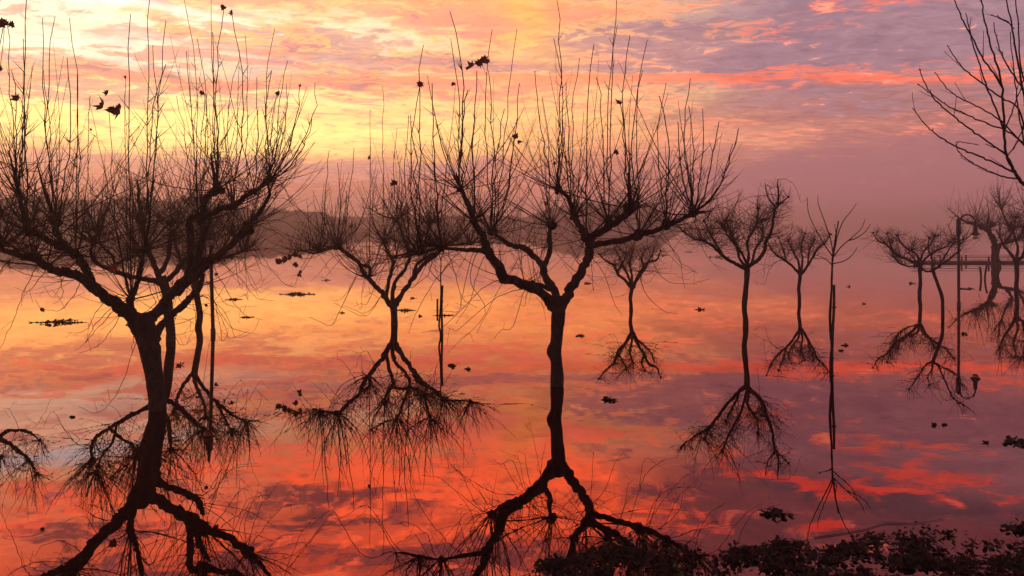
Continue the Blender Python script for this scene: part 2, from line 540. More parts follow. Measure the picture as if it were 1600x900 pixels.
    def build(s, name, mat, parent=None, smooth=True, origin=None):
        V = np.concatenate(s.v) if s.v else np.zeros((0, 3))
        org = np.array(origin if origin is not None else (parent.location if parent is not None and origin is None else (0, 0, 0)), dtype=float)
        me = bpy.data.meshes.new(name)
        me.from_pydata((V - org).tolist(), [], s.f)
        me.materials.append(mat)
        if smooth:
            me.polygons.foreach_set('use_smooth', [True] * len(me.polygons))
        me.update()
        o = bpy.data.objects.new(name, me)
        COL.objects.link(o)
        if parent is not None:
            o.parent = parent
        else:
            o.location = org
        return o


def W(x, y, D):
    """point seen at photograph pixel (x, y) at distance D"""
    return np.array([(x - 800) / F * D, D, CAM_H - (y - HY) / F * D])


def on_water(x, y):
    D = CAM_H * F / (y - HY)
    return np.array([(x - 800) / F * D, D, 0.0])


def smooth_path(pts, rad, sub=5):
    """Catmull-Rom through the points"""
    P = [np.array(p, dtype=float) for p in pts]
    P = [2 * P[0] - P[1]] + P + [2 * P[-1] - P[-2]]
    rr = [rad[0]] + list(rad) + [rad[-1]]
    out = []; ro = []
    for i in range(1, len(P) - 2):
        for j in range(sub):
            t = j / sub
            a, b, c, d = P[i - 1], P[i], P[i + 1], P[i + 2]
            out.append(0.5 * ((2 * b) + (-a + c) * t + (2 * a - 5 * b + 4 * c - d) * t * t + (-a + 3 * b - 3 * c + d) * t ** 3))
            ro.append(rr[i] * (1 - t) + rr[i + 1] * t)
    out.append(P[-2]); ro.append(rr[-2])
    return np.array(out), np.array(ro)


UP = np.array([0, 0, 1.0])


def unit(v):
    return v / max(np.linalg.norm(v), 1e-9)


def grow(p0, d0, length, lift, wob, ds, rnd, env=None, frac=1.0, D=None):
    """path of a young shoot: leaves at d0 and turns up to the light"""
    P = [np.array(p0, dtype=float)]
    d = unit(np.array(d0, dtype=float))
    n = max(3, int(length / ds))
    for i in range(n):
        d = unit(d + UP * lift * ds + np.array([rnd.gauss(0, wob), rnd.gauss(0, wob), rnd.gauss(0, wob)]))
        q = P[-1] + d * ds
        if env is not None:
            px = 800 + F * q[0] / q[1]
            py = HY - F * (q[2] - CAM_H) / q[1]
            if py < env(px, frac):
                P.append(P[-1] + d * ds * 0.4)
                break
        P.append(q)
    return P


def leaf_geo(mb, c, size, rnd, lobes=True):
    """a curled, lobed dead leaf"""
    a, b = rnd.uniform(0, 6.28), rnd.uniform(0.2, 1.2)
    ux = unit(np.array([cos(a), rnd.uniform(-.35, .35), sin(a) - .4]))          # leaf blades hang, mostly broadside to the light
    uz = unit(np.cross(ux, [rnd.uniform(-1, 1), 1.0, rnd.uniform(-1, 1)]))
    uz = unit(np.cross(ux, uz))
    uy = np.cross(uz, ux)
    prof = [(p_[0] * rnd.uniform(.8, 1.15), p_[1] * rnd.uniform(.75, 1.2)) for p_ in ((.0, 0), (.10, .20), (-.02, .38), (.22, .34), (.38, .58), (.48, .32), (.76, .36), (.72, .20), (1.0, .03), (.74, -.16), (.78, -.32), (.50, -.28), (.36, -.54), (.24, -.30), (.0, -.36), (.10, -.16))]
    curl = rnd.uniform(0.3, 1.1)
    vs = [c]
    for (u, v) in prof:
        w = curl * (v * v * 1.4 + (u - .4) ** 2 * .8) + rnd.uniform(-.05, .05)
        vs.append(c + size * ((u) * ux + v * uy + w * uz))
    vs[0] = c + size * (.4 * ux)
    n = len(prof)
    fs = [(0, 1 + i, 1 + (i + 1) % n) for i in range(n)]
    mb.add(vs, fs)


# ------------------------------------------------------------------ trees
def make_env(pts):
    xs = [p[0] for p in pts]; ys = [p[1] for p in pts]

    def env(px, frac):
        e = float(np.interp(px, xs, ys))
        return e + frac
    return env


def build_tree(label, D, base, trunk, limbs, env, seed, heads=(), tips=(), leaves=(), droops=(), twig_r=0.007,
               fill=10, n_head=24, single=True, zig=0.05, subdiv=3.0, group='bare pollarded plane trees standing in the flood', detail=1.0, short=0.7, droop_auto=0,
               trunk_sides=14, twig_detail=True):
    """trunk, limbs: lists of (x, y, depth offset, half width in px); everything lies in real space at distance D"""
    rnd = random.Random(seed)
    bw = on_water(base[0], base[1]); bw[1] = D; bw[0] = (base[0] - 800) / F * D
    root = empty('plane_tree', tuple(bw), label, 'tree', group)
    # trunk (goes on down to the drowned ground)
    tp = [(bw + np.array([0, 0, -0.9]))] + [bw * [1, 1, 0]] + [W(x, y, D + dd) for x, y, dd, r in trunk]
    TS = 0.81
    tr = [trunk[0][3] * 1.12 * D / F * TS] + [trunk[0][3] * 1.05 * D / F * TS] + [r * (D + dd) / F * TS for x, y, dd, r in trunk]
    LS = 0.60 if single else 0.60
    P, Rr = smooth_path(tp, tr, 8)
    mb = MB(); mb.rough_tube(P, Rr, trunk_sides, seed, 0.065, 6.0)
    mb.build('trunk', MAT['bark'], root)
    env_f = make_env(env)
    paths = []
    kn = 0
    for L in limbs:
        pts = [W(x, y, D + dd) for x, y, dd, r in L]
        nL = len(L) - 1
        rad = [r * (D + dd) / F * (LS + 0.10 * (1 - i_ / nL)) * (1 if i_ < nL else .6) for i_, (x, y, dd, r) in enumerate(L)]
        P, Rr = smooth_path(pts, rad, 5)
        jit = np.random.RandomState(seed + kn).normal(0, 1, P.shape) * (Rr[:, None] * 0.16)
        jit[0] = 0
        P = P + jit
        mb = MB(); mb.rough_tube(P, Rr, 9 if single else 6, seed + 31 + kn, 0.16, 9.0)
        for hx, hy, hd, hr in heads:                       # pollard knuckles belong to the limb that carries them
            hp = W(hx, hy, D + hd)
            dmin = np.linalg.norm(P - hp, axis=1).min()
            if dmin < 0.10 * D / 10 + 0.02:
                mb.knob(hp, hr * 0.72 * (D + hd) / F, seed + 77 + kn)
                for e in range(5):
                    dv = unit(np.array([rnd.gauss(0, 1), rnd.gauss(0, 1), rnd.gauss(0.3, 1)]))
                    mb.knob(hp + dv * hr * (D + hd) / F * 0.7, hr * (D + hd) / F * rnd.uniform(0.3, 0.5), seed + e)
        mb.build('limb', MAT['bark'], root)
        paths.append((P, Rr)); kn += 1
    ctr = np.mean([p[0][-1] for p in paths], axis=0)
    fine = MB()
    singles = []
    sc = D / 11.8

    def add_shoot(Q, r0, named, taper=0.72):
        n = len(Q)
        rr = r0 * (1 - taper * np.linspace(0, 1, n) ** 0.9)
        if named and single:
            singles.append((Q, rr))
        else:
            fine.tube(Q, rr, 3, close=False)

    def side_twigs(Q, r0, cnt):
        Q = np.array(Q)
        for _ in range(cnt):
            i = int(rnd.uniform(0.15, 0.85) * (len(Q) - 1))
            tg = unit(Q[min(i + 1, len(Q) - 1)] - Q[i])
            sd_ = unit(np.cross(tg, [rnd.gauss(0, 1), rnd.gauss(0, 1), rnd.gauss(0, 1)]))
            d = unit(tg * 0.8 + sd_ * 0.75)
            ln = rnd.uniform(0.12, 0.6) * (1 - i / len(Q)) * (1.4 if single else 1.1)
            S = grow(Q[i], d, ln, 0.8, 0.05, 0.07 if single else 0.09, rnd, env_f, 5)
            if len(S) > 2:
                fine.tube(S, r0 * 0.5 * (1 - .7 * np.linspace(0, 1, len(S))), 3, close=False)

    # heads: brooms of long shoots
    for hx, hy, hd, hr in heads:
        hp = W(hx, hy, D + hd)
        outw = unit((hp - ctr) * [1, 1, 0] + 1e-3)
        for _ in range(int(n_head * (hr / 9.0 if single else 1))):
            a = rnd.uniform(0, 2 * pi); el = radians(rnd.triangular(-15, 85, 30))
            d = np.array([cos(a) * cos(el), sin(a) * cos(el), sin(el)]) + outw * 0.25
            frac = max(0, rnd.gauss(0, 1)) * 12 + rnd.random() ** 1.1 * 280 / max(1, sc * sc) * short
            Q = grow(hp + unit(d) * hr * D / F * 0.5, d, rnd.uniform(0.9, 3.3) * (1 if single else 0.8), (rnd.uniform(0.12, 0.62) if single else rnd.uniform(0.22, 0.9)), (0.022 if single else zig * 0.8), 0.16 if single else 0.14, rnd, env_f, frac)
            if len(Q) < 4:
                continue
            r0 = twig_r * rnd.uniform(0.65, 1.35)
            add_shoot(Q, r0, True)
            side_twigs(Q, r0, rnd.randint(0, 2) if single else rnd.randint(1, 3))
        # short spur twigs round the head
        for _ in range(16 if single else 8):
            d = unit(np.array([rnd.gauss(0, 1), rnd.gauss(0, 1), rnd.gauss(0.3, 0.8)]))
            Q = grow(hp, d, rnd.uniform(0.2, 0.8), 0.9, 0.05, 0.08, rnd, env_f, 8)
            if len(Q) > 2: fine.tube(Q, twig_r * 0.55 * (1 - .6 * np.linspace(0, 1, len(Q))), 3, close=False)
    # all along the outer limbs
    for (P, Rr) in paths:
        seg = np.linalg.norm(P[-1] - P[0])
        cnt = int(fill * (0.6 + seg) * detail)
        for _ in range(cnt):
            u = rnd.uniform(0.25, 1.0) ** 0.8
            i = min(int(u * (len(P) - 1)), len(P) - 2)
            p0 = P[i] + (P[i + 1] - P[i]) * rnd.random()
            a = rnd.uniform(0, 2 * pi); el = radians(rnd.uniform(-25, 80))
            d = np.array([cos(a) * cos(el), sin(a) * cos(el), sin(el)])
            frac = rnd.random() * 200 / max(1, sc * sc) * short + 10
            ln = rnd.uniform(0.35, 1.9) if single else rnd.uniform(0.3, 1.5)
            Q = grow(p0, d, ln, rnd.uniform(0.4, 1.3), (0.035 if single else zig * 1.2), 0.12, rnd, env_f, frac)
            if len(Q) < 3: continue
            r0 = twig_r * rnd.uniform(0.45, 0.9)
            add_shoot(Q, r0, False)
            if twig_detail:
                side_twigs(Q, r0, rnd.randint(1, 3))
    # the tallest shoots, each reaching one tip seen in the photograph
    for t in tips:
        tx, ty = t[0], t[1]
        best = None
        for hx, hy, hd, hr in heads:
            c = abs(hx - tx) + 0.15 * abs(hy - ty) + rnd.uniform(0, 14)
            if best is None or c < best[0]:
                best = (c, hx, hy, hd)
        _, hx, hy, hd = best
        p0 = W(hx, hy, D + hd)
        dd = hd + rnd.uniform(-0.4, 0.4)
        p3 = W(tx, ty, D + dd)
        h = p3[2] - p0[2]
        p1 = p0 + (p3 - p0) * [0.62, 0.62, 0.12] + UP * h * 0.08
        lean = rnd.uniform(-0.02, 0.16) * np.sign(p3[0] - p0[0] + 1e-6)
        p2 = p3 - UP * h * 0.48 - np.array([lean * h, 0, 0])
        Q = []
        n = 13
        for i in range(n):
            s = i / (n - 1)
            Q.append((1 - s) ** 3 * p0 + 3 * (1 - s) ** 2 * s * p1 + 3 * (1 - s) * s * s * p2 + s ** 3 * p3 + np.array([rnd.gauss(0, .012), rnd.gauss(0, .012), 0]))
        r0 = twig_r * rnd.uniform(1.2, 1.7)
        add_shoot(Q, r0, True, 0.55)
        side_twigs(Q, r0, 6)
    # arching, drooping twigs below the crown
    dl = list(droops)
    for (P, Rr) in [paths[rnd.randrange(len(paths))] for _ in range(droop_auto)]:
        i = rnd.randrange(len(P) // 3, len(P))
        p0 = P[i]
        a = rnd.uniform(0, 2 * pi)
        o = unit((p0 - ctr) * [1, 1, 0] + np.array([cos(a), sin(a), 0]) * 0.7)
        L = rnd.uniform(0.5, 1.2)
        dl.append([p0, p0 + o * L * 0.35 + UP * rnd.uniform(-.05, .05), p0 + o * L * 0.7 - UP * L * rnd.uniform(.3, .6), p0 + o * L * rnd.uniform(.8, 1.1) - UP * L * rnd.uniform(.6, .9), p0 + o * L * rnd.uniform(1.1, 1.4) - UP * L * rnd.uniform(.6, .8)])
    for q_ in dl:
        if len(q_[0]) == 3 and not isinstance(q_[0], tuple):
            pts = q_
        else:
            pts = [W(x, y, D + dd) for x, y, dd in q_]
        Q, rr = smooth_path(pts, np.linspace(twig_r * 0.75, twig_r * 0.3, len(pts)), 4)
        Q = Q + np.random.RandomState(seed).normal(0, 0.006, Q.shape)
        if single: singles.append((Q, rr))
        else: fine.tube(Q, rr, 3, close=False)
        for _ in range(2):
            i = rnd.randrange(len(Q) // 3, len(Q) - 1)
            d = unit(Q[i + 1] - Q[i] + np.array([rnd.gauss(0, .5), rnd.gauss(0, .5), rnd.gauss(0, .5)]))
            S = grow(Q[i], d, rnd.uniform(.1, .3), -0.3, 0.05, 0.06, rnd)
            fine.tube(S, twig_r * 0.28, 3, close=False)
    if singles:
        singles.sort(key=lambda s: -float(np.linalg.norm(s[0][-1] - s[0][0])))
        for Q, rr in singles[:290]:
            b = MB(); b.tube(Q, rr, 4 if rr[0] > 0.008 else 3, close=False)
            b.build('shoot', MAT['twig'], root)
        for Q, rr in singles[290:]:
            fine.tube(Q, rr, 3, close=False)
    if fine.n:
        o = fine.build('twigs', MAT['twig'], root)
        o['kind'] = 'stuff'
    for lf in leaves:
        x, y, dd, size = lf[:4]
        b = MB(); leaf_geo(b, W(x, y, D + dd), size * 1.2 * D / F, rnd)
        o = b.build('leaf', MAT[lf[4] if len(lf) > 4 else 'leaf_dry'], root, smooth=False)
        if len(lf) > 4: o['label'] = 'red dead leaf'
    return root


# --- large tree in the middle
mainheads = [(768, 362, 1.0, 9), (862, 352, 1.1, 9), (740, 345, -1.0, 8), (720, 296, -1.0, 6), (872, 296, 0.5, 7), (986, 325, 0.5, 12),
             (950, 346, 0.4, 7), (998, 366, 0.3, 11), (1042, 352, 0.2, 9), (1084, 333, 0.1, 8), (897, 338, 0.6, 7), (690, 388, -1.2, 7), (655, 396, -1.3, 5), (915, 372, .4, 9)]
build_tree('large bare plane tree with a knobbly trunk in the middle of the flood', 11.8, (870, 602),
           [(870, 580, 0, 12), (869, 562, 0, 12), (866, 549, 0, 14.5), (869, 535, 0, 11.5), (871, 510, 0, 12.5), (873, 488, 0, 13.5), (873, 472, 0, 16), (874, 462, 0, 11)],
           [
               [(868, 482, 0, 12), (852, 463, -.1, 11), (825, 447, -.4, 11), (800, 437, -.6, 11), (789, 436, -.7, 12), (776, 412, -.9, 11), (762, 392, -1.0, 11), (755, 372, -1.0, 9), (743, 350, -1.0, 8), (732, 322, -1.0, 6), (722, 298, -1.0, 5), (712, 270, -1.0, 3)],
               [(762, 394, -1.0, 6), (745, 391, -1.1, 5), (720, 390, -1.15, 4.5), (690, 388, -1.2, 4), (665, 393, -1.25, 3.5), (640, 400, -1.3, 2.5), (610, 405, -1.3, 1.5)],
               [(873, 476, .1, 11), (866, 455, .3, 9), (852, 432, .5, 9), (847, 415, .6, 8), (832, 398, .8, 7), (818, 387, .9, 7), (800, 384, .95, 6), (785, 374, 1.0, 6), (768, 362, 1.0, 6)],
               [(848, 418, .6, 7), (856, 402, .8, 6), (860, 385, 1.0, 6), (858, 372, 1.1, 6), (862, 352, 1.1, 7)],
               [(860, 452, .2, 5), (845, 446, 0, 5), (828, 441, -.2, 5), (812, 440, -.5, 5)],
               [(876, 482, 0, 12), (888, 458, .1, 11), (902, 436, .2, 11), (914, 412, .3, 11), (922, 392, .4, 12), (924, 374, .4, 11)],
               [(920, 382, .4, 9), (912, 360, .5, 8), (900, 345, .6, 7), (893, 322, .6, 6), (886, 306, .55, 5.5), (874, 296, .5, 5), (871, 270, .5, 3)],
               [(918, 376, .4, 9), (938, 362, .45, 8), (958, 350, .5, 8), (972, 340, .5, 8), (986, 325, .5, 10), (983, 300, .5, 4), (981, 270, .5, 3)],
               [(922, 384, .4, 8), (945, 380, .4, 7), (970, 376, .3, 6.5), (998, 366, .3, 7), (1020, 362, .25, 6), (1042, 352, .2, 6), (1062, 344, .15, 5), (1084, 333, .1, 5), (1110, 331, .1, 2)],
               [(942, 360, .45, 5), (948, 352, .4, 5), (950, 345, .4, 5)],
           ],
           [(560, 330), (600, 260), (640, 175), (660, 80), (705, 18), (740, 90), (768, 45), (808, 60), (840, 90), (870, 0), (905, 95), (940, 60), (965, -10), (1013, 65), (1045, 135), (1080, 125), (1120, 190), (1155, 205), (1185, 290)],
           11, mainheads,
           tips=[(705, 18), (703, 60), (660, 70), (768, 45), (764, 110), (808, 45), (812, 130), (870, -5), (866, 60), (905, 90), (885, 130), (965, -10), (962, 40), (985, 55), (1013, 62), (1005, 110), (1043, 130), (1080, 122), (1076, 165), (1098, 170),
                 (1122, 190), (1155, 200), (1145, 225), (745, 110), (730, 140), (658, 128), (640, 180), (803, 217), (970, 160), (835, 110), (848, 150), (925, 70), (935, 120), (620, 283), (675, 130), (790, 170), (1030, 150), (1060, 190)],
           leaves=[(742, 100, -1.0, 15), (752, 96, -1.0, 13), (747, 104, -1.0, 12), (658, 127, -1.0, 10), (803, 217, .8, 10), (808, 222, .8, 7), (971, 163, .5, 11), (709, 128, -1, 6), (960, 235, .5, 8), (620, 283, -1.2, 9), (850, 319, 1.1, 8, 'leaf_red'), (866, 258, .5, 6)],
           droops=[[(790, 436, -.7), (762, 445, -.9), (725, 480, -1.1), (690, 512, -1.2), (660, 520, -1.2)], [(835, 450, -.3), (790, 458, -.6), (745, 490, -.9), (715, 515, -1.), (700, 512, -1.)],
                   [(760, 396, -1), (745, 430, -1.2), (735, 470, -1.3), (712, 505, -1.4)], [(700, 390, -1.2), (712, 430, -1.3), (722, 465, -1.4), (745, 480, -1.4)], [(680, 392, -1.2), (668, 430, -1.3), (640, 450, -1.3), (610, 452, -1.4)],
                   [(1010, 372, .2), (1020, 410, .1), (1040, 438, 0), (1075, 443, 0), (1110, 436, 0)], [(1085, 338, .1), (1095, 380, 0), (1110, 408, -.1), (1135, 422, -.1)], [(925, 400, .4), (945, 430, .2), (958, 470, .1), (972, 492, .1)],
                   [(1000, 430, .2), (1010, 460, .1), (1035, 485, 0), (1060, 490, 0)], [(1030, 368, .2), (1060, 400, .1), (1066, 430, 0), (1070, 450, 0)], [(760, 400, -1), (790, 425, -1.2), (770, 470, -1.4), (745, 520, -1.5)],
                   [(720, 392, -1.1), (690, 425, -1.2), (655, 480, -1.3), (638, 520, -1.3)], [(745, 394, -1.1), (735, 440, -1.3), (758, 490, -1.4), (700, 550, -1.4)]],
           twig_r=0.0084, fill=10, n_head=16, droop_auto=30)

# --- large tree on the left
leftheads = [(44, 360, -.6, 9), (88, 347, .2, 10), (52, 402, -.7, 9), (72, 416, -.6, 7), (120, 397, -.1, 6), (30, 305, -.7, 5), (340, 296, 1.2, 10), (365, 322, 1.3, 8), (386, 356, 1.2, 12),
             (398, 300, 1.4, 6), (312, 345, 1.0, 7), (205, 468, -.3, 7), (320, 410, .8, 10), (224, 392, -.4, 7), (0, 385, -.9, 7), (418, 284, 1.5, 5), (-40, 350, -.9, 9)]
build_tree('large bare plane tree with a thick leaning trunk at the left, its fork low', 10.27, (246, 640),
           [(246, 622, 0, 15.5), (243, 600, 0, 16), (238, 570, 0, 17.5), (232, 540, 0, 19), (225, 515, 0, 21), (219, 500, 0, 22), (217, 490, 0, 16)],
           [
               [(222, 508, 0, 17), (200, 490, -.1, 15), (178, 474, -.2, 13), (150, 452, -.3, 12), (132, 438, -.4, 11), (112, 428, -.5, 11), (90, 424, -.6, 10), (70, 414, -.6, 9), (55, 402, -.7, 10), (40, 402, -.7, 8), (20, 396, -.8, 7), (-10, 386, -.9, 7), (-45, 370, -.9, 6)],
               [(145, 450, -.3, 11), (138, 430, -.25, 9), (128, 412, -.15, 9), (120, 397, -.1, 9), (100, 388, -.3, 8), (78, 378, -.45, 8), (60, 366, -.55, 8), (44, 358, -.6, 9), (37, 330, -.65, 6), (30, 305, -.7, 5), (22, 270, -.7, 3.5), (14, 235, -.7, 2.5)],
               [(116, 402, -.1, 7), (104, 385, 0, 6), (92, 370, .1, 6), (86, 358, .2, 7), (88, 346, .2, 8), (75, 315, .2, 4), (66, 285, .2, 3), (58, 255, .2, 2)],
               [(208, 490, -.1, 9), (203, 470, -.3, 8), (213, 448, -.35, 6), (219, 425, -.4, 6), (224, 395, -.4, 6)],
               [(226, 505, 0, 14), (243, 490, .2, 12), (262, 468, .4, 11), (282, 446, .6, 13), (302, 428, .7, 14), (318, 412, .8, 13), (340, 400, .9, 8), (362, 382, 1.1, 8), (386, 356, 1.2, 10), (398, 342, 1.3, 6), (412, 322, 1.4, 5), (421, 305, 1.5, 4), (418, 285, 1.5, 3.5)],
               [(296, 432, .7, 10), (298, 405, .8, 8), (297, 375, .9, 8), (296, 348, 1.0, 8), (305, 338, 1.0, 7), (322, 338, 1.1, 7), (345, 326, 1.2, 7), (365, 322, 1.3, 7), (385, 306, 1.35, 6), (400, 298, 1.4, 5), (418, 284, 1.5, 4)],
               [(322, 338, 1.1, 7), (319, 318, 1.15, 7), (325, 305, 1.2, 8), (340, 296, 1.2, 8), (334, 270, 1.2, 4), (329, 240, 1.2, 3)],
               [(300, 430, .7, 9), (310, 400, .8, 7), (318, 370, .95, 7), (328, 345, 1.1, 6)],
               [(243, 560, .1, 14), (241, 535, .15, 12), (245, 518, .2, 11), (262, 498, .4, 8), (282, 480, .6, 8), (300, 463, .8, 8), (312, 448, .9, 9), (318, 428, .9, 9)],
           ],
           [(-80, 20), (0, -30), (45, -10), (70, 25), (110, 40), (150, 140), (195, 40), (235, -20), (330, -30), (360, 10), (390, 60), (430, 50), (455, 105), (492, 150), (510, 240), (540, 320)],
           23, leftheads,
           tips=[(4, -15), (8, 40), (40, -8), (36, 60), (68, 28), (66, 110), (88, 26), (110, 28), (104, 90), (122, 115), (200, 22), (197, 118), (235, -12), (238, 70), (260, 32), (258, 100), (285, -12), (290, 80), (330, -12), (332, 50), (350, 10), (360, 15),
                 (385, 55), (372, 95), (428, 45), (425, 110), (450, 95), (448, 130), (470, 130), (495, 130), (488, 185), (170, 172), (30, 152), (10, 30), (320, 147), (433, 143), (307, 60), (312, 120), (20, 110), (140, 150), (275, 150), (400, 120), (410, 170)],
           leaves=[(160, 172, 0, 17), (172, 166, 0, 13), (176, 176, 0, 16), (186, 170, 0, 10), (167, 141, 0, 9), (8, 30, -.7, 13), (14, 36, -.7, 9), (3, 104, -.7, 9), (32, 152, -.6, 12), (320, 147, 1.2, 9), (433, 143, 1.4, 9), (196, 118, 0, 5), (350, 8, 1.2, 10),
                   (361, 16, 1.2, 9), (175, 413, .2, 13, 'leaf_red'), (342, 408, .9, 10, 'leaf_red'), (140, 202, 0, 5), (14, 414, -.7, 9), (470, 132, 1.4, 5), (129, 436, -.4, 7), (325, 478, .8, 6), (70, 483, -.5, 7)],
           droops=[[(58, 412, -.7), (45, 440, -.9), (28, 480, -1.0), (12, 520, -1.0), (0, 545, -1.0)], [(72, 420, -.6), (50, 450, -.9), (38, 462, -1.)], [(180, 480, -.2), (160, 505, -.6), (138, 530, -.8), (118, 548, -.9)],
                   [(175, 478, -.2), (155, 500, -.5), (140, 522, -.7), (133, 535, -.7)], [(190, 486, -.2), (178, 510, -.6), (158, 536, -.8), (125, 552, -.9)], [(125, 440, -.4), (115, 462, -.6), (95, 484, -.8), (65, 482, -.9), (55, 468, -.9)],
                   [(390, 366, 1.2), (410, 400, 1.0), (440, 440, .9), (465, 450, .8)], [(398, 350, 1.3), (430, 362, 1.2), (460, 380, 1.), (500, 385, .9)], [(330, 410, .8), (355, 455, .6), (380, 490, .5), (412, 500, .4)],
                   [(405, 345, 1.3), (440, 345, 1.2), (475, 370, 1.1), (520, 430, 1.0)], [(340, 405, .9), (380, 440, .8), (400, 465, .7), (430, 470, .7)], [(386, 362, 1.2), (382, 400, 1.), (390, 440, .9), (402, 455, .9)],
                   [(245, 470, .2), (230, 485, 0), (215, 492, -.1), (150, 497, -.3)], [(92, 428, -.6), (96, 440, -.7), (98, 460, -.8), (85, 475, -.9)]],
           twig_r=0.0078, fill=11, n_head=15, droop_auto=36)

# --- two trees behind the left one
build_tree('bare plane tree with a straight dark trunk close behind the large left tree', 16.2, (267, 533),
           [(267, 520, 0, 8.5), (264, 500, 0, 9), (262, 470, 0, 8.5), (258, 450, 0, 9), (252, 432, 0, 9)],
           [[(258, 446, 0, 7), (238, 438, -.2, 6), (215, 434, -.5, 5.5), (190, 428, -.8, 5), (168, 420, -1., 5), (150, 410, -1.1, 5), (143, 398, -1.2, 4), (144, 375, -1.2, 3)],
            [(172, 420, -1, 4), (190, 408, -1.1, 3.5), (205, 403, -1.2, 3), (215, 395, -1.3, 3)], [(250, 440, 0, 7), (242, 415, .2, 6), (232, 390, .4, 6), (225, 365, .5, 6), (220, 345, .6, 7), (217, 310, .6, 4), (215, 280, .6, 3)],
            [(256, 442, 0, 7), (275, 425, .4, 6), (290, 405, .7, 6), (305, 385, 1., 5), (318, 372, 1.1, 5)], [(246, 432, 0, 6), (262, 405, .3, 5), (265, 375, .5, 5), (268, 350, .6, 5)],
            [(182, 425, -.9, 3), (176, 400, -1, 3), (160, 385, -1.2, 3), (150, 360, -1.2, 2)]],
           [(110, 300), (140, 230), (180, 190), (215, 170), (250, 190), (290, 200), (340, 230), (380, 290)], 31,
           [(220, 345, .6, 8), (144, 378, -1.2, 5), (318, 372, 1.1, 6), (268, 350, .6, 6), (214, 396, -1.3, 5), (150, 360, -1.2, 4)],
           twig_r=0.0098, fill=24, n_head=30, single=False, zig=.07, droop_auto=8, trunk_sides=10)
build_tree('slim bare plane tree beside the lamp post behind the large left tree', 18.3, (310, 512),
           [(311, 505, 0, 6), (312, 490, 0, 6), (309, 470, 0, 6), (305, 450, 0, 6), (303, 435, 0, 6.5)],
           [[(304, 445, 0, 5), (292, 425, .3, 4.5), (282, 405, .5, 4), (275, 385, .7, 4), (272, 365, .8, 3)], [(304, 440, 0, 5), (322, 420, -.4, 4.5), (345, 405, -.8, 4), (365, 398, -1.2, 3.5), (385, 392, -1.4, 3)],
            [(304, 436, 0, 5), (308, 410, .4, 4), (318, 385, .6, 4), (322, 360, .7, 3)], [(340, 408, -.8, 4), (350, 385, -.7, 3), (362, 365, -.7, 3)]],
           [(250, 320), (280, 270), (320, 240), (360, 260), (400, 310), (430, 360)], 37,
           [(272, 365, .8, 4), (322, 360, .7, 4), (362, 365, -.7, 4), (385, 392, -1.4, 3)],
           twig_r=0.0098, fill=24, n_head=22, single=False, zig=.08, droop_auto=10, trunk_sides=10,
           leaves=[(350, 403, -.5, 7), (358, 405, -.5, 6), (362, 400, -.5, 6), (335, 430, -.3, 6)])

# --- tree off the left edge, whose outer crown and its reflection reach into view
build_tree('bare plane tree at the far left edge, only its outermost branches in view', 16.0, (-95, 535),
           [(-95, 520, 0, 9), (-92, 490, 0, 9), (-90, 460, 0, 9)],
           [[(-90, 470, 0, 8), (-65, 435, 0, 7), (-35, 402, 0, 6), (0, 386, 0, 6), (25, 371, 0, 5), (45, 351, 0, 4), (58, 331, 0, 3)], [(-5, 388, 0, 5), (20, 392, .3, 4), (45, 384, .5, 3), (62, 370, .6, 2)],
            [(-90, 465, 0, 8), (-85, 420, .5, 6), (-60, 380, .8, 5), (-30, 350, 1., 4), (0, 335, 1., 4)]],
           [(-150, 260), (0, 235), (60, 260), (90, 320)], 41, [(58, 331, 0, 3), (45, 351, 0, 4), (0, 335, 1., 5), (62, 370, .6, 3), (-30, 350, 1, 5)],
           twig_r=0.008, fill=16, n_head=20, single=False, zig=.07, droop_auto=8, trunk_sides=10)

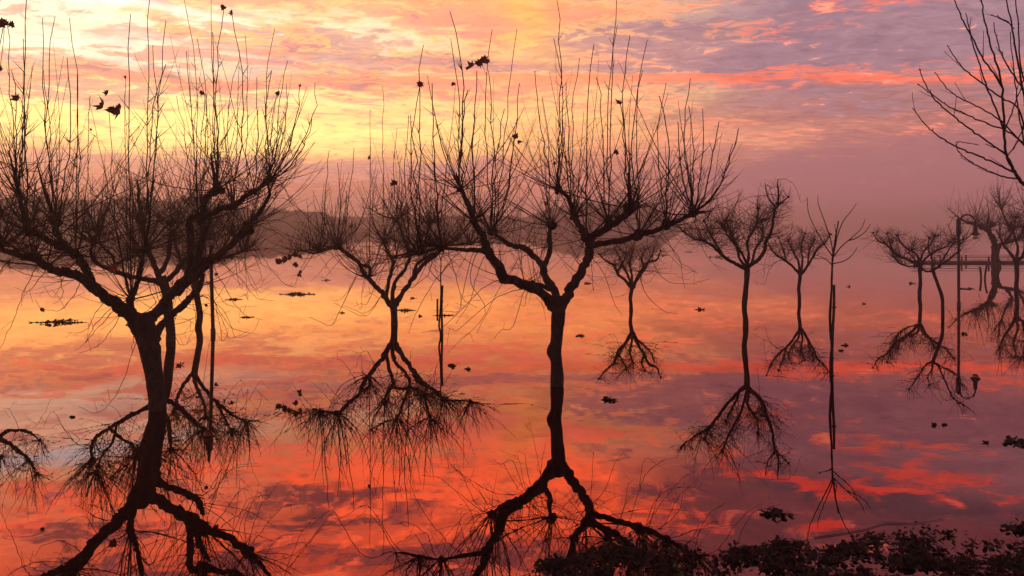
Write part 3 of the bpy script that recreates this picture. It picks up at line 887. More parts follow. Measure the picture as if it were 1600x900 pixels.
# --- middle distance, left of centre
build_tree('bare plane tree with three spreading limbs left of the large middle tree', 18.87, (616, 507),
           [(616, 500, 0, 6.5), (616, 490, 0, 6.5), (615, 480, 0, 7), (615, 473, 0, 7)],
           [[(614, 482, 0, 7), (600, 462, -.2, 6), (583, 443, -.4, 5.5), (569, 428, -.6, 5.5), (562, 413, -.7, 5), (550, 402, -.8, 5), (538, 394, -.9, 5), (528, 385, -1., 5), (512, 390, -1.1, 2.5), (490, 396, -1.2, 2), (470, 392, -1.3, 1.6), (450, 402, -1.4, 1.2)],
            [(562, 414, -.7, 4), (573, 416, -.6, 4), (578, 420, -.5, 4), (576, 434, -.4, 3)],
            [(603, 466, -.1, 5), (606, 445, 0, 4.5), (611, 425, .2, 4.5), (615, 408, .3, 4.5), (606, 396, .4, 4.5), (600, 378, .5, 5)],
            [(613, 476, 0, 6), (614, 455, .3, 5), (620, 437, .5, 4.5), (632, 422, .7, 4), (638, 408, .9, 4), (640, 395, 1., 4), (630, 370, 1., 3), (620, 345, 1, 3), (600, 338, 1, 2), (575, 325, 1, 1.6)],
            [(618, 478, 0, 7), (628, 460, 0, 6), (642, 440, 0, 5.5), (656, 420, .1, 5), (668, 408, .2, 5), (682, 398, .2, 4.5), (695, 384, .3, 4), (715, 382, .4, 3), (735, 380, .4, 2.5)],
            [(646, 432, 0, 4), (652, 412, .4, 4), (668, 402, .6, 4), (676, 396, .7, 3)], [(612, 402, .3, 3), (630, 398, .5, 3), (648, 397, .6, 3), (662, 385, .8, 3), (672, 350, .8, 3), (690, 330, .8, 2)]],
           [(440, 330), (480, 290), (520, 240), (560, 245), (598, 150), (640, 190), (680, 215), (740, 270), (780, 330)], 53,
           [(528, 386, -1, 6), (600, 378, .5, 6), (640, 394, 1, 5), (695, 384, .3, 6), (576, 434, -.4, 3), (662, 385, .8, 4), (672, 350, .8, 4), (735, 380, .4, 4), (620, 345, 1, 3), (500, 393, -1.1, 3)],
           tips=[(515, 235), (527, 255), (598, 135), (577, 170), (640, 180), (553, 230), (620, 200)],
           leaves=[(575, 247, .5, 6), (548, 357, -.6, 6), (503, 385, -1, 5), (440, 405, -1.6, 9), (447, 410, -1.6, 9), (455, 406, -1.6, 9), (462, 402, -1.6, 8), (437, 411, -1.6, 8), (468, 398, -1.6, 6), (450, 403, -1.6, 8), (465, 428, -1.5, 6), (472, 424, -1.5, 5), (443, 400, -1.6, 7), (459, 410, -1.6, 8)],
           droops=[[(470, 392, -1.3), (460, 398, -1.5), (448, 405, -1.6), (435, 410, -1.6)], [(490, 396, -1.2), (480, 412, -1.4), (470, 425, -1.5), (455, 432, -1.5)], [(560, 415, -.7), (552, 440, -.8), (535, 465, -.9), (520, 470, -.9)], [(540, 398, -.9), (520, 402, -1), (500, 425, -1.1), (485, 440, -1.2)]],
           twig_r=0.0108, fill=26, n_head=22, single=False, zig=.08, droop_auto=14, trunk_sides=10)

# --- smaller and farther trees
build_tree('small bare tree with a thin straight trunk just right of the large middle tree', 22.0, (986, 484),
           [(986, 478, 0, 3.6), (985, 465, 0, 3.6), (987, 452, 0, 4), (987, 448, 0, 4)],
           [[(987, 452, 0, 4), (977, 438, -.4, 3.2), (965, 428, -.7, 3), (960, 415, -1, 2.8), (947, 408, -1.3, 2.4), (936, 397, -1.5, 2)], [(986, 450, 0, 3.5), (982, 432, .5, 3), (975, 418, .9, 2.6), (968, 402, 1.2, 2.2), (960, 388, 1.4, 2)],
            [(987, 450, 0, 3.5), (987, 430, .4, 3), (984, 410, .7, 2.6), (990, 390, 1, 2)], [(988, 450, 0, 4), (996, 436, -.3, 3.4), (1006, 422, -.5, 3), (1013, 410, -.7, 3), (1026, 406, -.9, 2.4), (1032, 392, -1, 2)],
            [(1008, 420, -.5, 2.6), (1002, 405, -.2, 2.2), (1008, 390, 0, 2)], [(965, 428, -.7, 2.6), (972, 412, -.5, 2.2), (978, 398, -.4, 2)], [(988, 448, 0, 3), (1000, 425, .8, 2.5), (1015, 405, 1.3, 2), (1024, 385, 1.5, 1.5)]],
           [(925, 385), (945, 372), (985, 362), (1030, 370), (1045, 385)], 61,
           [(936, 397, -1.5, 2), (960, 388, 1.4, 2), (990, 390, 1, 2), (1032, 392, -1, 2), (1008, 390, 0, 2), (978, 398, -.4, 2)],
           twig_r=0.0105, fill=22, n_head=9, single=False, zig=.11, droop_auto=3, trunk_sides=8)
build_tree('medium bare tree with a slim trunk and wide crown, left of the tall staked sapling', 18.4, (1165, 511),
           [(1165, 500, 0, 5), (1163, 480, 0, 5), (1165, 455, 0, 5), (1167, 435, 0, 5), (1167, 420, 0, 5.5), (1166, 416, 0, 5)],
           [[(1166, 420, 0, 5), (1150, 412, -.4, 4), (1135, 404, -.8, 3.8), (1122, 392, -1.1, 3.5), (1110, 382, -1.3, 3), (1098, 376, -1.5, 2.6), (1083, 372, -1.7, 2.2), (1068, 362, -1.8, 1.8), (1058, 352, -1.9, 1.4)],
            [(1163, 416, 0, 4), (1155, 402, .4, 3.4), (1151, 385, .7, 3), (1142, 365, 1, 2.6), (1134, 345, 1.2, 2.2)],
            [(1167, 415, 0, 4), (1170, 395, .5, 3.4), (1168, 378, .7, 3), (1176, 362, .9, 2.8), (1184, 345, 1, 2.2), (1184, 325, 1.1, 1.8)],
            [(1168, 418, 0, 5), (1184, 406, -.2, 4.5), (1194, 394, -.3, 4.5), (1196, 380, -.3, 4), (1205, 362, -.4, 3.6), (1208, 342, -.4, 3.2), (1211, 328, -.4, 3), (1219, 318, -.4, 2.6), (1232, 308, -.5, 1.8)],
            [(1130, 400, -.9, 3), (1118, 380, -.7, 2.5), (1108, 362, -.6, 2.2), (1100, 345, -.5, 1.8)], [(1168, 414, 0, 3.5), (1158, 394, -.8, 3), (1140, 372, -1.4, 2.4), (1128, 352, -1.7, 2)],
            [(1175, 410, 0, 3.5), (1180, 390, 1, 2.8), (1192, 370, 1.5, 2.4), (1190, 345, 1.7, 2)], [(1216, 320, -.4, 2.4), (1216, 300, -.4, 2), (1215, 280, -.4, 1.4)], [(1212, 325, -.4, 2), (1200, 308, -.4, 1.7), (1195, 285, -.4, 1.2)]],
           [(1045, 350), (1070, 325), (1100, 300), (1150, 285), (1175, 285), (1195, 272), (1215, 268), (1238, 285), (1245, 330)], 67,
           [(1068, 362, -1.8, 2.5), (1134, 345, 1.2, 3), (1184, 325, 1.1, 3), (1232, 308, -.5, 2.5), (1100, 345, -.5, 2.5), (1128, 352, -1.7, 2.5), (1190, 345, 1.7, 2.5), (1215, 318, -.4, 3), (1098, 376, -1.5, 2.5)],
           twig_r=0.0098, fill=26, n_head=9, single=False, zig=.11, droop_auto=3, trunk_sides=10)
build_tree('small bare tree right of the medium one, next to the staked pole', 24.4, (1249, 471),
           [(1249, 462, 0, 3.2), (1248, 450, 0, 3.2), (1250, 435, 0, 3.4), (1250, 427, 0, 3.6)],
           [[(1250, 430, 0, 3.4), (1240, 418, -.5, 2.8), (1228, 408, -.9, 2.6), (1215, 400, -1.2, 2.4), (1204, 388, -1.5, 2), (1198, 372, -1.6, 1.6)], [(1249, 428, 0, 3), (1248, 410, .5, 2.6), (1240, 395, 1, 2.2), (1232, 378, 1.3, 1.8)],
            [(1251, 429, 0, 3.4), (1262, 415, -.3, 3), (1270, 402, -.5, 2.8), (1278, 388, -.7, 2.4), (1290, 378, -.9, 2), (1298, 366, -1, 1.5)], [(1251, 426, 0, 3), (1254, 405, .8, 2.4), (1252, 385, 1.2, 2), (1258, 365, 1.5, 1.6)],
            [(1262, 415, -.2, 2.4), (1264, 395, .5, 2), (1272, 375, .9, 1.6)], [(1228, 408, -.9, 2), (1224, 390, -.8, 1.7), (1216, 372, -.8, 1.4)]],
           [(1190, 372), (1205, 352), (1255, 342), (1285, 340), (1305, 360)], 71,
           [(1198, 372, -1.6, 2), (1232, 378, 1.3, 2), (1298, 366, -1, 2), (1258, 365, 1.5, 2), (1272, 375, .9, 2), (1216, 372, -.8, 2)],
           twig_r=0.011, fill=22, n_head=8, single=False, zig=.12, droop_auto=2, trunk_sides=8)
build_tree('low wide bare tree with a straight trunk left of the hooked lamp post', 26.5, (1437, 461),
           [(1437, 455, 0, 3.4), (1438, 440, 0, 3.4), (1437, 420, 0, 3.4), (1437, 413, 0, 3.6)],
           [[(1437, 416, 0, 3.4), (1424, 408, -.5, 3), (1410, 402, -.9, 2.8), (1396, 395, -1.2, 2.6), (1386, 383, -1.4, 2.2), (1372, 376, -1.6, 1.8), (1364, 364, -1.8, 1.4)],
            [(1437, 414, 0, 3), (1432, 398, .5, 2.6), (1420, 390, 1, 2.4), (1408, 380, 1.3, 2), (1402, 368, 1.4, 1.6)], [(1438, 416, 0, 3.2), (1448, 402, -.3, 2.8), (1462, 393, -.6, 2.4), (1478, 385, -.9, 2), (1490, 374, -1.2, 1.6)],
            [(1437, 413, 0, 2.6), (1442, 395, .8, 2.4), (1455, 380, 1.2, 2), (1460, 368, 1.4, 1.6)], [(1434, 416, -.1, 2.2), (1418, 416, -.6, 2), (1404, 410, -1, 1.7), (1394, 398, -1.3, 1.4)], [(1396, 395, -1.2, 2), (1390, 378, -1, 1.6), (1386, 365, -1, 1.3)]],
           [(1355, 358), (1370, 345), (1410, 350), (1450, 345), (1490, 340), (1500, 360)], 73,
           [(1364, 364, -1.8, 2), (1402, 368, 1.4, 2), (1490, 374, -1.2, 2), (1460, 368, 1.4, 2), (1386, 365, -1, 2), (1425, 390, 1, 2)],
           twig_r=0.012, fill=21, n_head=7, single=False, zig=.12, droop_auto=0, trunk_sides=8)
build_tree('thin crooked tree with a bowed trunk immediately left of the hooked lamp post', 20.5, (1473, 494),
           [(1473, 485, 0, 3), (1472, 465, 0, 3.2), (1466, 446, 0, 3), (1460, 430, 0, 3), (1457, 420, 0, 3)],
           [[(1458, 424, 0, 2.8), (1448, 424, -.3, 2.2), (1441, 420, -.6, 2), (1432, 408, -.8, 1.8), (1420, 396, -1, 1.4)], [(1458, 422, 0, 3), (1470, 414, .2, 2.4), (1484, 404, .4, 2.2), (1496, 394, .5, 2), (1500, 382, .6, 1.6)],
            [(1457, 420, 0, 2.6), (1456, 404, .5, 2.2), (1450, 388, .9, 1.8), (1452, 372, 1.1, 1.4)], [(1466, 416, .1, 2.2), (1478, 398, -.5, 1.8), (1490, 380, -.9, 1.6), (1510, 372, -1.2, 1.3), (1525, 362, -1.4, 1)]],
           [(1405, 385), (1430, 362), (1470, 352), (1500, 340), (1530, 350)], 79, [(1420, 396, -1, 2), (1500, 382, .6, 2), (1452, 372, 1.1, 2), (1490, 380, -.9, 2)],
           twig_r=0.010, fill=16, n_head=7, single=False, zig=.1, droop_auto=2, trunk_sides=8)
build_tree('stout far plane tree beside the jetty, standing behind the hooked lamp post', 44.8, (1556, 415),
           [(1557, 411, 0, 8.5), (1555, 404, 0, 7.2), (1555, 397, 0, 6.6), (1556, 390, 0, 7), (1555, 384, 0, 8)],
           [[(1555, 390, 0, 7), (1552, 372, -.6, 6), (1544, 362, -1, 5.5), (1534, 355, -1.4, 4.5), (1522, 350, -1.8, 4), (1505, 345, -2.2, 2), (1480, 325, -2.6, 1.3)], [(1557, 390, 0, 6), (1568, 380, 0, 4.5), (1580, 377, .4, 4), (1592, 374, .8, 3.4), (1605, 366, 1, 2.6)],
            [(1570, 380, .2, 4), (1579, 368, .6, 3.4), (1580, 358, .8, 3), (1572, 345, 1, 2.4), (1564, 325, 1.2, 1.8), (1560, 300, 1.2, 1.3)], [(1553, 380, 0, 4), (1546, 362, .8, 4), (1550, 350, 1.2, 3)],
            [(1590, 375, .6, 3), (1600, 355, .3, 2.4), (1606, 330, 0, 1.8)]],
           [(1462, 300), (1480, 275), (1505, 258), (1545, 250), (1590, 240), (1640, 250), (1700, 330)], 83,
           [(1550, 352, 1.2, 5), (1522, 350, -1.8, 4), (1580, 360, .8, 4), (1605, 366, 1, 3), (1606, 330, 0, 3), (1540, 356, -1, 4), (1564, 325, 1.2, 3)],
           twig_r=0.016, fill=9, n_head=26, single=False, zig=.06, droop_auto=6, trunk_sides=12, short=1.6)
build_tree('bare tree with a slim dark trunk at the right edge, in front of the jetty', 28.8, (1588, 452),
           [(1588, 445, 0, 4), (1589, 430, 0, 4), (1588, 412, 0, 4.2), (1588, 406, 0, 4.2)],
           [[(1588, 410, 0, 4), (1578, 395, -.4, 3), (1568, 384, -.8, 2.6), (1562, 370, -1, 2)], [(1589, 410, 0, 4), (1602, 396, .3, 3.4), (1620, 386, .6, 3), (1640, 376, .9, 2.4)], [(1588, 408, 0, 3.6), (1590, 385, .6, 3), (1584, 362, 1, 2.4), (1588, 340, 1.2, 1.8)],
            [(1598, 400, .2, 2.6), (1602, 378, -.6, 2.2), (1598, 355, -1, 1.8)]],
           [(1540, 350), (1560, 320), (1600, 300), (1660, 330)], 89, [(1562, 370, -1, 2.5), (1640, 376, .9, 2.5), (1588, 340, 1.2, 2.5), (1598, 355, -1, 2.5)],
           twig_r=0.012, fill=14, n_head=16, single=False, zig=.08, droop_auto=4, trunk_sides=8)


# --- near tree off the right edge: long branches traced one by one
def near_tree():
    D = 9.0
    base = W(1730, 681, D)
    root = empty('alder_tree', (float(base[0]), D, 0), 'leafless tree at the upper right edge, its long thin buds-lined branches arching into view', 'tree')
    P, Rr = smooth_path([base + [0, 0, -0.9], base, W(1722, 560, D), W(1700, 440, D), W(1668, 360, D), W(1630, 318, D)], [.14, .13, .11, .09, .06, .035], 6)
    mb = MB(); mb.rough_tube(P, Rr, 12, 5, .1, 5); mb.build('trunk', MAT['bark'], root)
    B = [
        [(1634, 322, 0, 5), (1600, 287, 0, 3.4), (1585, 268, 0, 3), (1573, 243, 0, 2.6), (1569, 215, 0, 2.4), (1567, 150, 0, 2.1), (1560, 110, 0, 1.9), (1545, 60, .1, 1.6), (1535, 10, .1, 1.3), (1531, -30, .1, .8)],
        [(1570, 210, 0, 1.8), (1556, 170, 0, 1.6), (1540, 130, -.1, 1.4), (1527, 90, -.2, 1.3), (1518, 60, -.2, 1.1), (1509, 20, -.2, .8)],
        [(1567, 140, 0, 1.9), (1553, 115, 0, 1.7), (1534, 88, .1, 1.6), (1517, 55, .2, 1.5), (1503, 28, .2, 1.3), (1489, -5, .3, 1.)],
        [(1569, 240, 0, 1.8), (1545, 222, -.1, 1.6), (1513, 200, -.2, 1.5), (1485, 178, -.3, 1.3), (1462, 156, -.3, 1.2), (1445, 130, -.3, 1.), (1436, 106, -.3, .8)],
        [(1588, 272, 0, 2.), (1562, 258, -.2, 1.7), (1530, 244, -.3, 1.6), (1495, 230, -.4, 1.4), (1468, 213, -.4, 1.2), (1446, 195, -.4, 1.), (1426, 168, -.4, .8)],
        [(1592, 280, 0, 1.9), (1565, 275, .2, 1.6), (1535, 263, .3, 1.4), (1512, 250, .3, 1.2), (1498, 236, .3, 1.), (1496, 222, .3, .8), (1530, 226, .3, .7)],
        [(1612, 300, 0, 2.2), (1604, 232, .3, 1.8), (1575, 206, .3, 1.6), (1540, 192, .2, 1.4), (1508, 178, .2, 1.3), (1480, 165, .2, 1.1), (1456, 147, .2, 1.), (1433, 130, .2, .8)],
        [(1604, 232, .3, 1.7), (1565, 190, .5, 1.5), (1535, 170, .5, 1.3), (1505, 156, .5, 1.2), (1480, 138, .5, 1.), (1460, 112, .5, .8)],
        [(1602, 215, .1, 1.8), (1592, 170, .1, 1.6), (1560, 150, .2, 1.5), (1530, 127, .2, 1.4), (1507, 108, .2, 1.2), (1492, 90, .2, 1.), (1480, 70, .2, .8)],
        [(1640, 320, -.2, 3), (1618, 240, -.2, 2.2), (1600, 150, -.2, 2.), (1590, 95, -.2, 1.8), (1582, 45, -.2, 1.5), (1570, -10, -.2, 1.)],
        [(1600, 140, -.1, 1.6), (1580, 112, -.1, 1.4), (1562, 78, -.1, 1.2), (1552, 35, -.1, .8)],
        [(1585, 45, -.2, 1.2), (1568, 30, -.2, 1.), (1548, 23, -.2, .7)],
        [(1606, 250, .2, 1.6), (1594, 190, .2, 1.4), (1586, 130, .2, 1.2), (1578, 50, .2, .8)],
        [(1570, 205, 0, 1.3), (1585, 165, -.1, 1.2), (1600, 125, -.1, 1.)],
        [(1573, 245, 0, 1.3), (1588, 225, .2, 1.2), (1602, 190, .2, 1.)],
        [(1650, 335, 0, 3), (1640, 260, .3, 2.2), (1618, 180, .4, 1.8), (1596, 110, .4, 1.6), (1592, 50, .4, 1.3), (1585, -15, .4, 1.)],
        [(1590, 275, 0, 1.3), (1570, 240, .4, 1.1), (1540, 225, .4, .8)],
    ]
    rnd = random.Random(3)
    for L in B:
        pts = [W(x, y, D + dd) for x, y, dd, r in L]
        rad = [r * .78 * D / F for x, y, dd, r in L]
        P, Rr = smooth_path(pts, rad, 6)
        P = P + np.random.RandomState(len(L) * 7).normal(0, .004, P.shape)
        mb = MB(); mb.tube(P, Rr, 6)
        for i in range(3, len(P), 2):                     # buds
            if rnd.random() < .75:
                dv = unit(np.array([rnd.gauss(0, 1), rnd.gauss(0, 1), rnd.gauss(0, 1)]))
                t = unit(P[i] - P[i - 1])
                mb.tube([P[i], P[i] + t * .008 + dv * .010, P[i] + t * .02 + dv * .014], [.004, .0045, .001], 4)
                if rnd.random() < .22:
                    Q = grow(P[i], t + dv * .6, rnd.uniform(.1, .45), .5, .04, .06, rnd)
                    mb.tube(Q, np.linspace(Rr[i] * .55, .0025, len(Q)), 4)
        mb.build('branch', MAT['twig'], root)
near_tree()


# ------------------------------------------------------------------ staked saplings and sticks
def sapling(label, base, D, stake, stem, branches, seed):
    root = empty('sapling', tuple(on_water(*base)), label, 'sapling', 'young trees tied to stakes')
    P, Rr = smooth_path([W(x, y, D) for x, y, r in stem], [r * .8 * D / F for x, y, r in stem], 5)
    P[:, 0] += np.sin(np.linspace(0, 9, len(P))) * 0.008
    mb = MB(); mb.rough_tube(P, Rr, 8, seed, .15, 8); mb.build('trunk', MAT['bark'], root)
    mb = MB()
    P2, R2 = smooth_path([W(x, y, D + .05) for x, y, r in stake], [r * .68 * D / F for x, y, r in stake], 4)
    mb.rough_tube(P2, R2, 8, seed + 1, .06, 3); mb.build('stake', MAT['wood'], root)
    rnd = random.Random(seed)
    for br in branches:
        P3, R3 = smooth_path([W(x, y, D + dd) for x, y, dd in br], np.linspace(1.0, .40, len(br)) * D / F, 5)
        mb = MB(); mb.tube(P3, R3, 4)
        mb.build('branch', MAT['twig'], root)
    for ty in (.35, .75):
        i = int(ty * (len(P2) - 1)); c = P2[i]
        mb = MB(); mb.lathe(c, [(.03, -.012), (.042, -.008), (.042, .008), (.03, .012)], 10)
        mb.build('tie', MAT['iron'], root)
    return root


sapling('tall thin sapling tied to a knobbly stake, right of the medium tree', (1299, 574), 13.27,
        [(1300, 640, 3.2), (1300, 574, 3), (1301, 520, 3), (1303, 480, 3.2), (1303, 445, 3)],
        [(1296, 640, 2.6), (1297, 574, 2.6), (1299, 540, 2.8), (1297, 500, 2.5), (1300, 450, 2.2), (1301, 410, 2), (1302, 395, 1.7), (1305, 370, 1.3), (1310, 345, 1.)],
        [[(1302, 402, 0), (1290, 385, -.2), (1278, 365, -.3), (1264, 335, -.4), (1261, 308, -.4)], [(1302, 400, 0), (1298, 375, .3), (1288, 345, .5), (1279, 320, .5), (1278, 305, .5)],
         [(1303, 400, 0), (1315, 385, .1), (1330, 372, .1), (1345, 358, .1), (1352, 342, .1)], [(1302, 398, 0), (1308, 370, -.3), (1318, 345, -.4), (1330, 330, -.5), (1338, 318, -.5)],
         [(1302, 412, 0), (1318, 408, -.3), (1330, 400, -.4), (1340, 386, -.5)], [(1302, 416, 0), (1290, 405, .2), (1275, 398, .3)], [(1303, 395, 0), (1307, 375, .4), (1304, 350, .6)],
         [(1325, 376, .1), (1338, 372, .1), (1352, 362, .1), (1360, 350, .1)]], 4)
sapling('slender sapling on a stake between the left-centre tree and the large middle tree', (690, 525), 16.95,
        [(691, 570, 3), (691, 525, 2.8), (690, 480, 3), (691, 446, 3)],
        [(688, 570, 2), (688, 525, 2), (686, 510, 2), (688, 490, 1.6), (689, 460, 1.4), (688, 430, 1.1), (689, 405, 1.)],
        [[(689, 407, 0), (684, 390, -.2), (682, 372, -.3)], [(689, 405, 0), (695, 388, .2), (700, 368, .3)], [(688, 430, 0), (700, 415, .3), (712, 408, .4)], [(688, 440, 0), (676, 428, -.2), (668, 415, -.3)]], 5)

sticks = [(683.5, 484, 467, 1.7, 0, 'short upright stick left of the slender sapling'), (1533, 436, 417, 1.6, -2, 'upright stick by the floating log near the jetty'),
          (1539, 436, 414, 1.5, 3, 'thin bent stick right of the other stick near the jetty')]
for x, yb, yt, r, lean, lab in sticks:
    D = CAM_H * F / (yb - HY)
    mb = MB(); P, Rr = smooth_path([W(x, yb, D) - [0, 0, .6], W(x, yb, D), W(x + lean * .3, (yb + yt) / 2, D), W(x + lean, yt, D)], [r * D / F] * 4, 3)
    mb.rough_tube(P, Rr, 6, 3, .1, 5)
    setp(mb.build('stick', MAT['wood'], None, origin=on_water(x, yb)), lab, 'stick', 'sticks poking out of the flood')


# ------------------------------------------------------------------ lamp posts
def lamp_post(label, base, rz, lean=0.0):
    b = on_water(*base)
    root = empty('street_lamp', tuple(b), label, 'street lamp', 'swan-neck street lamps standing in the flood')
    H = 2.60
    def place(o):
        return o
    dirv = np.array([cos(rz), sin(rz), 0])
    lx = np.array([lean, 0, 0])
    up = lambda h: b + UP * h + lx * h
    mb = MB(); mb.tube([up(-.9), up(0.1), up(1.2), up(H)], [.042, .042, .040, .038], 14)
    mb.build('pole', MAT['iron'], root)
    mb = MB(); mb.tube([up(-.14), up(-.13), up(.13), up(.14)], [.03, .055, .055, .03], 14)
    mb.build('collar', MAT['iron'], root)
    mb = MB(); c = up(H - .22)
    mb.tube([up(H - .48), up(H - .47), up(H - .01), up(H), up(H + .03)], [.05, .066, .066, .055, .01], 14)
    mb.build('sleeve', MAT['iron'], root)
    # swan neck
    arc = []
    R0 = .235
    for i in range(15):
        a = pi - pi * i / 14
        arc.append(up(H - .08) + dirv * (R0 + .03 + R0 * cos(a)) + UP * (R0 * .93 * sin(a)))
    arc = [up(H - .30) + dirv * .03] + arc + [arc[-1] - UP * .1]
    mb = MB(); mb.tube(arc, [.023] * len(arc), 10)
    mb.build('swan_neck', MAT['iron'], root)
    mb = MB(); mb.tube([up(H - .12), up(H - .135) + dirv * .25, up(H - .12) + dirv * .47], [.009] * 3, 6)
    mb.build('brace', MAT['iron'], root)
    e = arc[-1]
    mb = MB()
    mb.lathe(e, [(.001, .05), (.04, .04), (.055, .0), (.06, -.10), (.065, -.18), (.10, -.23), (.135, -.27), (.135, -.285), (.05, -.28)], 20)
    mb.build('lamp_shade', MAT['iron'], root)
    mb = MB()
    mb.lathe(e, [(.075, -.283), (.092, -.30), (.092, -.345), (.075, -.385), (.04, -.41), (.001, -.415)], 20)
    mb.build('lamp_globe', MAT['lamp_glass'], root)


lamp_post('hooked black lamp post at the right, its lantern hanging toward the stout far tree', (1498, 479), 0.0, -0.003)
lamp_post('black lamp post half hidden by the branches of the large left tree', (333, 523), radians(-72), 0.018 * -1.6)

# ------------------------------------------------------------------ jetty and its railing, far right
jb = on_water(1450, 412)
root = empty('jetty', (float(jb[0]), float(jb[1]), 0), 'low wooden jetty with a thin railing at the far right, almost level with the water', 'jetty')
x0, x1, Yj = float(jb[0]), float(jb[0]) + 14, float(jb[1])
nb = 60
pm = None
for i in range(nb):
    xx = x0 + (x1 - x0) * (i + .5) / nb
    if pm is None:
        mb = MB(); mb.box((xx, Yj + 1, .075), ((x1 - x0) / nb / 2 * .9, 1.1, .02))
        o0 = mb.build('plank', MAT['wood'], root, smooth=False); pm = (o0.data, xx)
    else:
        o = bpy.data.objects.new('plank', pm[0]); COL.objects.link(o); o.parent = root
        o.location = (xx - pm[1], 0, rng.uniform(-.008, .008))
for yy in (Yj - .08, Yj + 2.08):
    mb = MB(); mb.box(((x0 + x1) / 2, yy, .025), ((x1 - x0) / 2, .04, .028)); mb.build('beam', MAT['wood'], root, smooth=False)
for i in range(9):
    xx = x0 + .3 + i * 1.65
    for yy in (Yj - .17, Yj + 2.17):
        mb = MB(); mb.box((xx, yy, -.15), (.035, .035, .60)); mb.build('post', MAT['wood'], root, smooth=False)
for h in (.28, .42):
    for yy in (Yj - .24, Yj + 2.24):
        mb = MB(); mb.tube([(x0, yy, h), ((x0 + x1) / 2, yy, h + .01), (x1, yy, h)], [.014] * 3, 6); mb.build('rail', MAT['wood'], root)

# floating log and thin drifting branch
lp = on_water(1514, 452)
P, Rr = smooth_path([lp + [-.36, .1, .0], lp + [-.2, .3, .012], lp + [.0, -.1, .006], lp + [.14, .25, .015], lp + [.30, .1, .0]], [.012, .03, .024, .032, .01], 5)
mb = MB(); mb.rough_tube(P, Rr, 8, 4, .3, 22)
setp(mb.build('floating_log', MAT['wood'], None, origin=lp), 'dark log floating between the lamp post and the stout far tree', 'log')
pts = [on_water(x, y) + [0, 0, .006] for x, y in ((1272, 841), (1320, 834), (1352, 828), (1385, 819), (1430, 818), (1475, 812))]
P, Rr = smooth_path(pts, [.003, .0028, .0026, .0022, .002, .0015], 4)
mb = MB(); mb.rough_tube(P, Rr, 6, 8, .12, 9)
setp(mb.build('floating_branch', MAT['twig'], None, origin=pts[0]), 'long thin branch lying on the water along the edge of the leaf mat', 'branch')

# ------------------------------------------------------------------ floating plants
prnd = random.Random(99)


def hy_leaf(mb, c, size, rnd, up=0.6):
    """rounded, cupped leaf of a floating plant on a short stalk"""
    a = rnd.uniform(0, 2 * pi)
    tilt = rnd.uniform(0.1, 1.1) * up + 0.05
    ux = np.array([cos(a) * cos(tilt), sin(a) * cos(tilt), sin(tilt)])
    uy = unit(np.cross(UP, ux) + np.array([0, 0, rnd.uniform(-.3, .3)]))
    uz = np.cross(ux, uy)
    prof = [(0, 0), (.22, .30), (.5, .42), (.8, .32), (1.0, .03), (.82, -.30), (.5, -.42), (.22, -.28)]
    vs = [c + size * (.5 * ux - .10 * uz)]
    for u, v in prof:
        vs.append(c + size * (u * ux * rnd.uniform(.9, 1.1) + v * uy * rnd.uniform(.85, 1.15) + uz * (.22 * v * v * 2 + rnd.uniform(-.06, .06))))
    n = len(prof)
    mb.add(vs, [(0, 1 + i, 1 + (i + 1) % n) for i in range(n)])


def clump(label, x, y, wpx, deep, nleaf, parts=False, size=.07, group='small clumps of floating plants'):
    c = on_water(x, y)
    D = c[1]
    w = wpx * D / F / 2
    if parts:
        root = empty('floating_plants', tuple(c), label, 'water plants', group)
    mb = MB()
    for i in range(nleaf):
        px = prnd.gauss(0, .42)
        px = max(-1, min(1, px))
        py = prnd.uniform(-1, 1) * sqrt(max(0.05, 1 - px * px))
        p = c + np.array([px * w, py * deep, prnd.uniform(0, .25) * size * (1.3 - abs(px))])
        hy_leaf(mb, p, size * prnd.uniform(.6, 1.25), prnd, up=.9 * (1.2 - abs(px)))
    # stems that hold the raft together, lying on the water
    P = np.array([c + [-w, 0, .006], c + [-w * .3, deep * .2, .01], c + [w * .4, -deep * .1, .01], c + [w, 0, .006]])
    mb.tube(P, [.004, .012, .012, .004], 4)
    o = mb.build('floating_plants', MAT['plant'], None, smooth=False, origin=c)
    setp(o, label, 'water plants', group)


